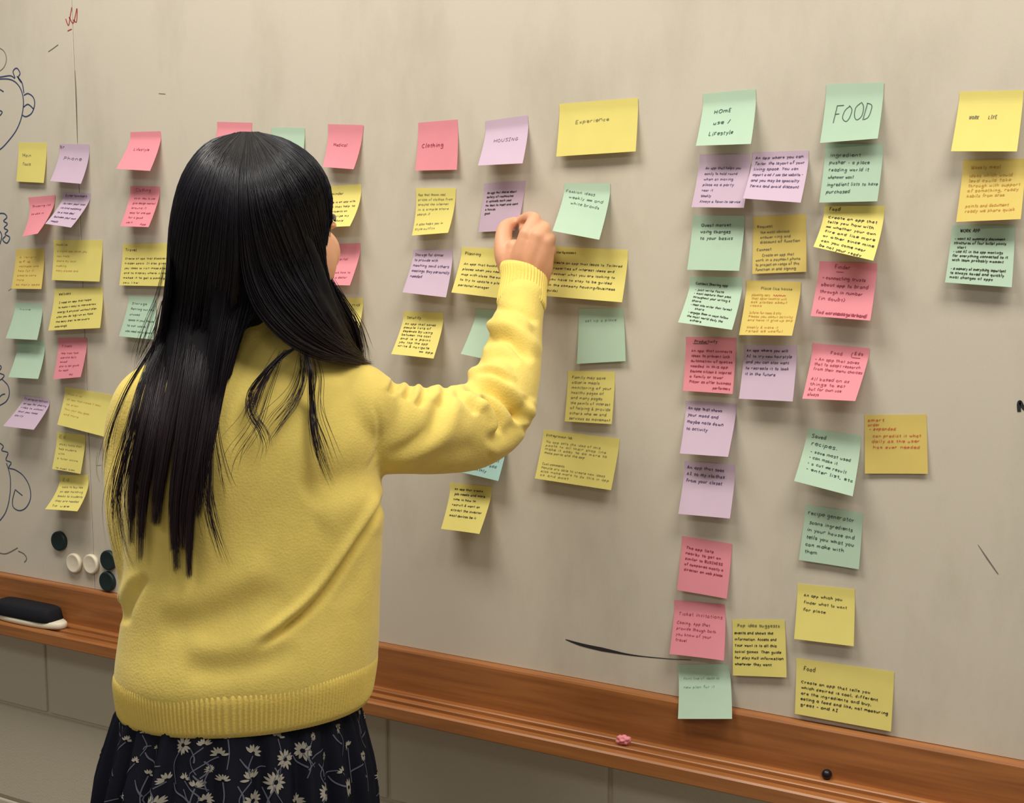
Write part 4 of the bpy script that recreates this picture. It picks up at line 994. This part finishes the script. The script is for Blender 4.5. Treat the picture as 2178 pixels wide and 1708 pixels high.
def head_b(x, y): return .127 * math.sqrt(max(0.0, 1 - ((x - 532) / 182) ** 2 - ((y - 470) / 195) ** 2))
def back_b(x, y):
    z = float(PB(x, y, .1)[2]); ac, ha, hb, hf = prof(min(z, rows[-1, 0])); a = acoord(PB(x, y, .1))
    c = min(.99, abs((a - ac) / ha)); return hb * (1 - c ** 2.35) ** (1 / 2.35) + .014
def bfun(x, y):
    t = min(1.0, max(0.0, (y - 540) / 230.0)); t = t * t * (3 - 2 * t)
    return head_b(x, min(y, 560)) * (1 - t) + max(back_b(x, y), .02) * t
def G(pts):
    out = []
    for p in pts:
        x, y = p[:2]; b_ = p[2] if len(p) > 2 else bfun(x, y)
        out.append(PB(x, y, b_))
    return np.array(out)
K = 9
LEFT = [  # root -> tip, silhouette side first
 [(496, 286, -0.004), (438, 308, .005), (390, 372, .012), (364, 470, .02), (354, 595, .05), (335, 720), (300, 850), (268, 1000), (258, 1130)],
 [(510, 282, 0.002), (445, 325), (398, 410), (374, 520), (362, 640), (345, 760), (318, 900), (292, 1050), (290, 1215)],
 [(513, 282, 0.003), (458, 332), (418, 425), (398, 540), (384, 660), (365, 780), (338, 920), (316, 1080), (310, 1245)],
 [(516, 282, 0.004), (472, 340), (442, 440), (424, 560), (408, 680), (390, 800), (366, 940), (350, 1090), (352, 1258)],
 [(519, 282, 0.006), (486, 348), (466, 450), (452, 570), (436, 690), (418, 810), (396, 950), (378, 1090), (380, 1240)],
 [(522, 282, 0.007), (498, 355), (488, 460), (482, 580), (468, 690), (450, 810), (426, 950), (405, 1090), (402, 1262)],
 [(525, 282, 0.008), (508, 360), (506, 470), (504, 590), (492, 690), (474, 800), (452, 920), (428, 1060), (412, 1262)],
]
RIGHTG = [
 [(525, 282, 0.008), (512, 370), (510, 470), (516, 570, .11), (540, 648, .105), (590, 710, .10), (655, 750, .085), (730, 769, .05), (800, 778, .0)],
 [(528, 282, 0.006), (528, 370), (538, 470), (562, 570, .105), (602, 642, .10), (656, 700, .09), (714, 738, .06), (758, 760, .02), (790, 774, -.03)],
 [(532, 282, 0.004), (550, 365), (578, 460), (616, 560, .085), (656, 632, .08), (697, 690, .065), (732, 728, .03), (758, 754, -.01), (772, 775, -.04)],
 [(536, 282, 0.002), (572, 352), (610, 440), (646, 540, .07), (677, 620, .06), (706, 678, .04), (732, 715, .01), (752, 748, -.02), (762, 780, -.05)],
 [(540, 282, 0.001), (592, 340), (640, 420), (672, 520, .05), (692, 605, .035), (714, 664, .02), (736, 706, -.01), (752, 744, -.03), (758, 780, -.055)],
 [(545, 282, -0.002), (612, 325), (668, 395), (686, 490, .025), (694, 590, .015), (718, 650, .0), (744, 696, -.02), (758, 740, -.035), (766, 778, -.055)],
 [(550, 282, -0.004), (612, 299, .0), (672, 344, .006), (702, 418, .008), (686, 540, .005), (708, 625, -.01), (742, 676, -.02), (760, 722, -.035), (770, 770, -.05)],
]
MID = [  # darker layer filling the nape between the two masses
 [(515, 305, .02), (500, 380, .09), (490, 480, .10), (482, 580, .095), (474, 660, .09), (462, 740, .095), (446, 850, .10), (428, 980, .105), (412, 1120, .108)],
 [(520, 305, .02), (516, 380, .09), (516, 480, .10), (516, 570, .09), (508, 640, .08), (494, 700, .09), (474, 800, .10), (450, 930, .105), (428, 1060, .108)],
 [(525, 305, .02), (530, 380, .09), (540, 480, .10), (552, 560, .085), (556, 620, .075), (548, 668, .07), (510, 690, .08), (480, 780, .10), (458, 900, .105)],
]
SEG = 26
class Strands:
    def __init__(s): s.P = []; s.R = []; s.A = []
    def add(s, pts, rad, along0=0.0, along1=1.0):
        c = catmull(pts, SEG); s.P.append(c)
        t = np.linspace(0, 1, SEG); s.R.append(rad * np.minimum(1, .35 + 4 * t) * np.clip((1.02 - t) * 5, .12, 1)); s.A.append(along0 + (along1 - along0) * t)
    def mesh(s, name):
        P = np.array(s.P); R = np.array(s.R); A = np.array(s.A); n = len(P)
        T = np.gradient(P, axis=1); T /= np.linalg.norm(T, axis=2)[..., None] + 1e-9
        ref = np.broadcast_to(FWD, T.shape)
        u = np.cross(T, ref); u /= np.linalg.norm(u, axis=2)[..., None] + 1e-9; w = np.cross(T, u)
        V = np.stack([P + R[..., None] * (math.cos(a) * u + math.sin(a) * w) for a in (0.5236, 2.618, 4.712)], 2).reshape(-1, 3)
        base = (np.arange(n)[:, None] * SEG + np.arange(SEG - 1)[None]).ravel() * 3
        Fq = np.concatenate([np.stack([base + a, base + c, base + 3 + c, base + 3 + a], 1) for a, c in ((0, 1), (1, 2), (2, 0))])
        me = new_mesh(name, V, Fq)
        at = me.attributes.new('along', 'FLOAT', 'POINT'); at.data.foreach_set('value', np.repeat(A.ravel(), 3).astype(np.float32))
        return me
hs = Strands(); hr = np.random.default_rng(21)
def sheet(guides, count, rad=.00042, spread=.0016, depth=.016, tipvar=.10, a1=1.0, nclump=None, pullmax=.62):
    g = np.array([catmull(G(x), 30) for x in guides]); n = len(g)
    nclump = nclump or max(12, count // 26); cu = np.sort(hr.uniform(0, n - 1, nclump)); cph = hr.uniform(0, 6.28, (nclump, 2)); cl = hr.uniform(1 - tipvar, 1.0, nclump)
    for _ in range(count):
        u = hr.uniform(0, n - 1); ci = int(np.argmin(np.abs(cu - u))); 
        i = min(int(u), n - 2); f = u - i
        a = g[max(i - 1, 0)]; b_ = g[i]; c = g[i + 1]; d = g[min(i + 2, n - 1)]
        base = .5 * (2 * b_ + (c - a) * f + (2 * a - 5 * b_ + 4 * c - d) * f * f + (3 * b_ - a - 3 * c + d) * f ** 3)
        uc = cu[ci]; i2 = min(int(uc), n - 2); f2 = uc - i2; cb = g[i2] * (1 - f2) + g[i2 + 1] * f2
        t = np.linspace(0, 1, 30)[:, None]
        pull = np.clip((t - .4) / .6, 0, 1) ** 1.3 * pullmax * .8 + np.clip((t - .72) / .28, 0, 1) ** 1.5 * .26
        p = base * (1 - pull) + cb * pull
        lay = hr.random() ** 1.6 * depth
        p = p - BK * lay * np.clip(t * 5, 0, 1) * (1 - .4 * t)
        p = p + hr.normal(0, spread, 3) * (.25 + t) + RX * (np.sin(t * 5 + cph[ci, 0]) * .0022 * t) + BK * (np.sin(t * 4 + cph[ci, 1]) * .0025 * t) + BK * .0015
        L = cl[ci] * (1 - tipvar * 2.1 * hr.random() ** 2.0); m_ = max(6, int(L * 30))
        hs.add(p[:m_], rad * hr.uniform(.7, 1.25), 0, a1 * L)
sheet(LEFT, 4400, tipvar=.085, nclump=15, pullmax=.8); sheet(RIGHTG, 2600, tipvar=.06, a1=1.0); sheet(MID, 700, depth=.01, a1=.8, tipvar=.22)
# loose wisps
def wisp(pts, n, rad=.00034, sp=.0035, grow=1.0, a0=.5):
    g = catmull(G(pts), 30)
    for _ in range(n):
        t = np.linspace(0, 1, 30)[:, None]; m_ = int(30 * hr.uniform(.72, 1))
        p = g + hr.normal(0, sp, 3) * (.3 + grow * t) + RX * np.sin(t * hr.uniform(2, 6) + hr.uniform(0, 6)) * .003 * t * grow + BK * abs(hr.normal(0, .0015))
        hs.add(p[:m_], rad * hr.uniform(.6, 1.1), a0, 1)
wisp([(625, 742, .09), (592, 765, .095), (560, 810, .105), (538, 860, .112), (520, 905, .114)], 46, sp=.0028)
wisp([(610, 745, .09), (565, 790, .105), (533, 835), (535, 880), (558, 915), (566, 950), (550, 1000)], 22, sp=.003)
wisp([(652, 750, .08), (660, 790, .10), (664, 850), (668, 910), (682, 970), (712, 1042)], 40, sp=.0026)
wisp([(640, 745, .09), (640, 800), (615, 860), (580, 905), (548, 960)], 12, sp=.006)
wisp([(668, 752, .08), (678, 800), (676, 870), (700, 940), (722, 1000)], 10, sp=.006)
wisp([(600, 745, .09), (570, 820), (540, 900), (500, 960), (488, 1010)], 10, sp=.006)
wisp([(648, 750, .08), (640, 830), (600, 890), (570, 930)], 12, sp=.007)
wisp([(480, 690), (466, 800), (452, 920), (444, 1040), (452, 1120), (488, 1228)], 26, sp=.003)
wisp([(475, 700), (455, 830), (440, 960), (438, 1060), (458, 1150), (478, 1210)], 16, sp=.004)
wisp([(470, 760), (458, 900), (470, 1000), (486, 1060)], 8, sp=.006)
wisp([(345, 700), (310, 760), (268, 830), (240, 900), (226, 960), (222, 1030)], 16, sp=.003)
wisp([(350, 690), (318, 780), (292, 870), (270, 970), (252, 1060), (262, 1150), (288, 1220)], 44, sp=.005)
wisp([(345, 730), (305, 820), (280, 920), (258, 1000), (246, 1080), (258, 1170)], 34, sp=.006)
wisp([(345, 640, .02), (330, 700, .02), (318, 640, .02), (350, 590, .02)][:2] + [(312, 745, .02), (290, 790, .02)], 10, sp=.005)
wisp([(352, 560, .03), (336, 630, .02), (318, 680, .02), (300, 740, .01), (296, 780, .0)], 12, rad=.00028, sp=.006)
wisp([(702, 590, .0), (728, 640, -.01), (756, 690, -.02), (768, 740, -.03), (772, 780, -.04)], 40, sp=.004)
wisp([(706, 600, .0), (742, 650, -.01), (768, 700, -.02), (778, 750, -.03), (780, 790, -.04)], 14, sp=.004)
wisp([(700, 430, .012), (706, 470, .01), (692, 500, .0), (688, 560, .005), (704, 605, .0)], 20, rad=.00028, sp=.0016)
hair = link('hair', hs.mesh('hair'), M_hair, person)
hair['label'] = 'long straight black hair'
hair['kind'] = 'stuff'
# soft inner mass under the strands
um = Solid()
um.ball(PB(530, 476, .0), (.089, .090, .099), np.array([RX, BK, [0, 0, 1.0]]))
def bulk(guides, rs, off=.012, t0=1, t1=8):
    for g in guides:
        P = G(g)[t0:t1] - BK * off; um.limb(P, np.interp(np.linspace(0, 1, len(P)), np.linspace(0, 1, len(rs)), rs), 12, 24)
bulk(LEFT[2:6], [.010, .013, .015, .013, .005], .016, 2, 7)
bulk(LEFT[1:2], [.006, .009, .010, .008, .004], .013, 3, 7); bulk(LEFT[2:5], [.012, .011, .004], .014, 4, 7)
bulk(RIGHTG[1:4], [.010, .014, .013, .010, .005], .018, 2, 7)
bulk(MID, [.014, .016, .016, .012, .008], .014, 2, 7)
um_me = um.skin(.0045, 6)
mo = link('hair_underlayer', um_me, M_under, hair)
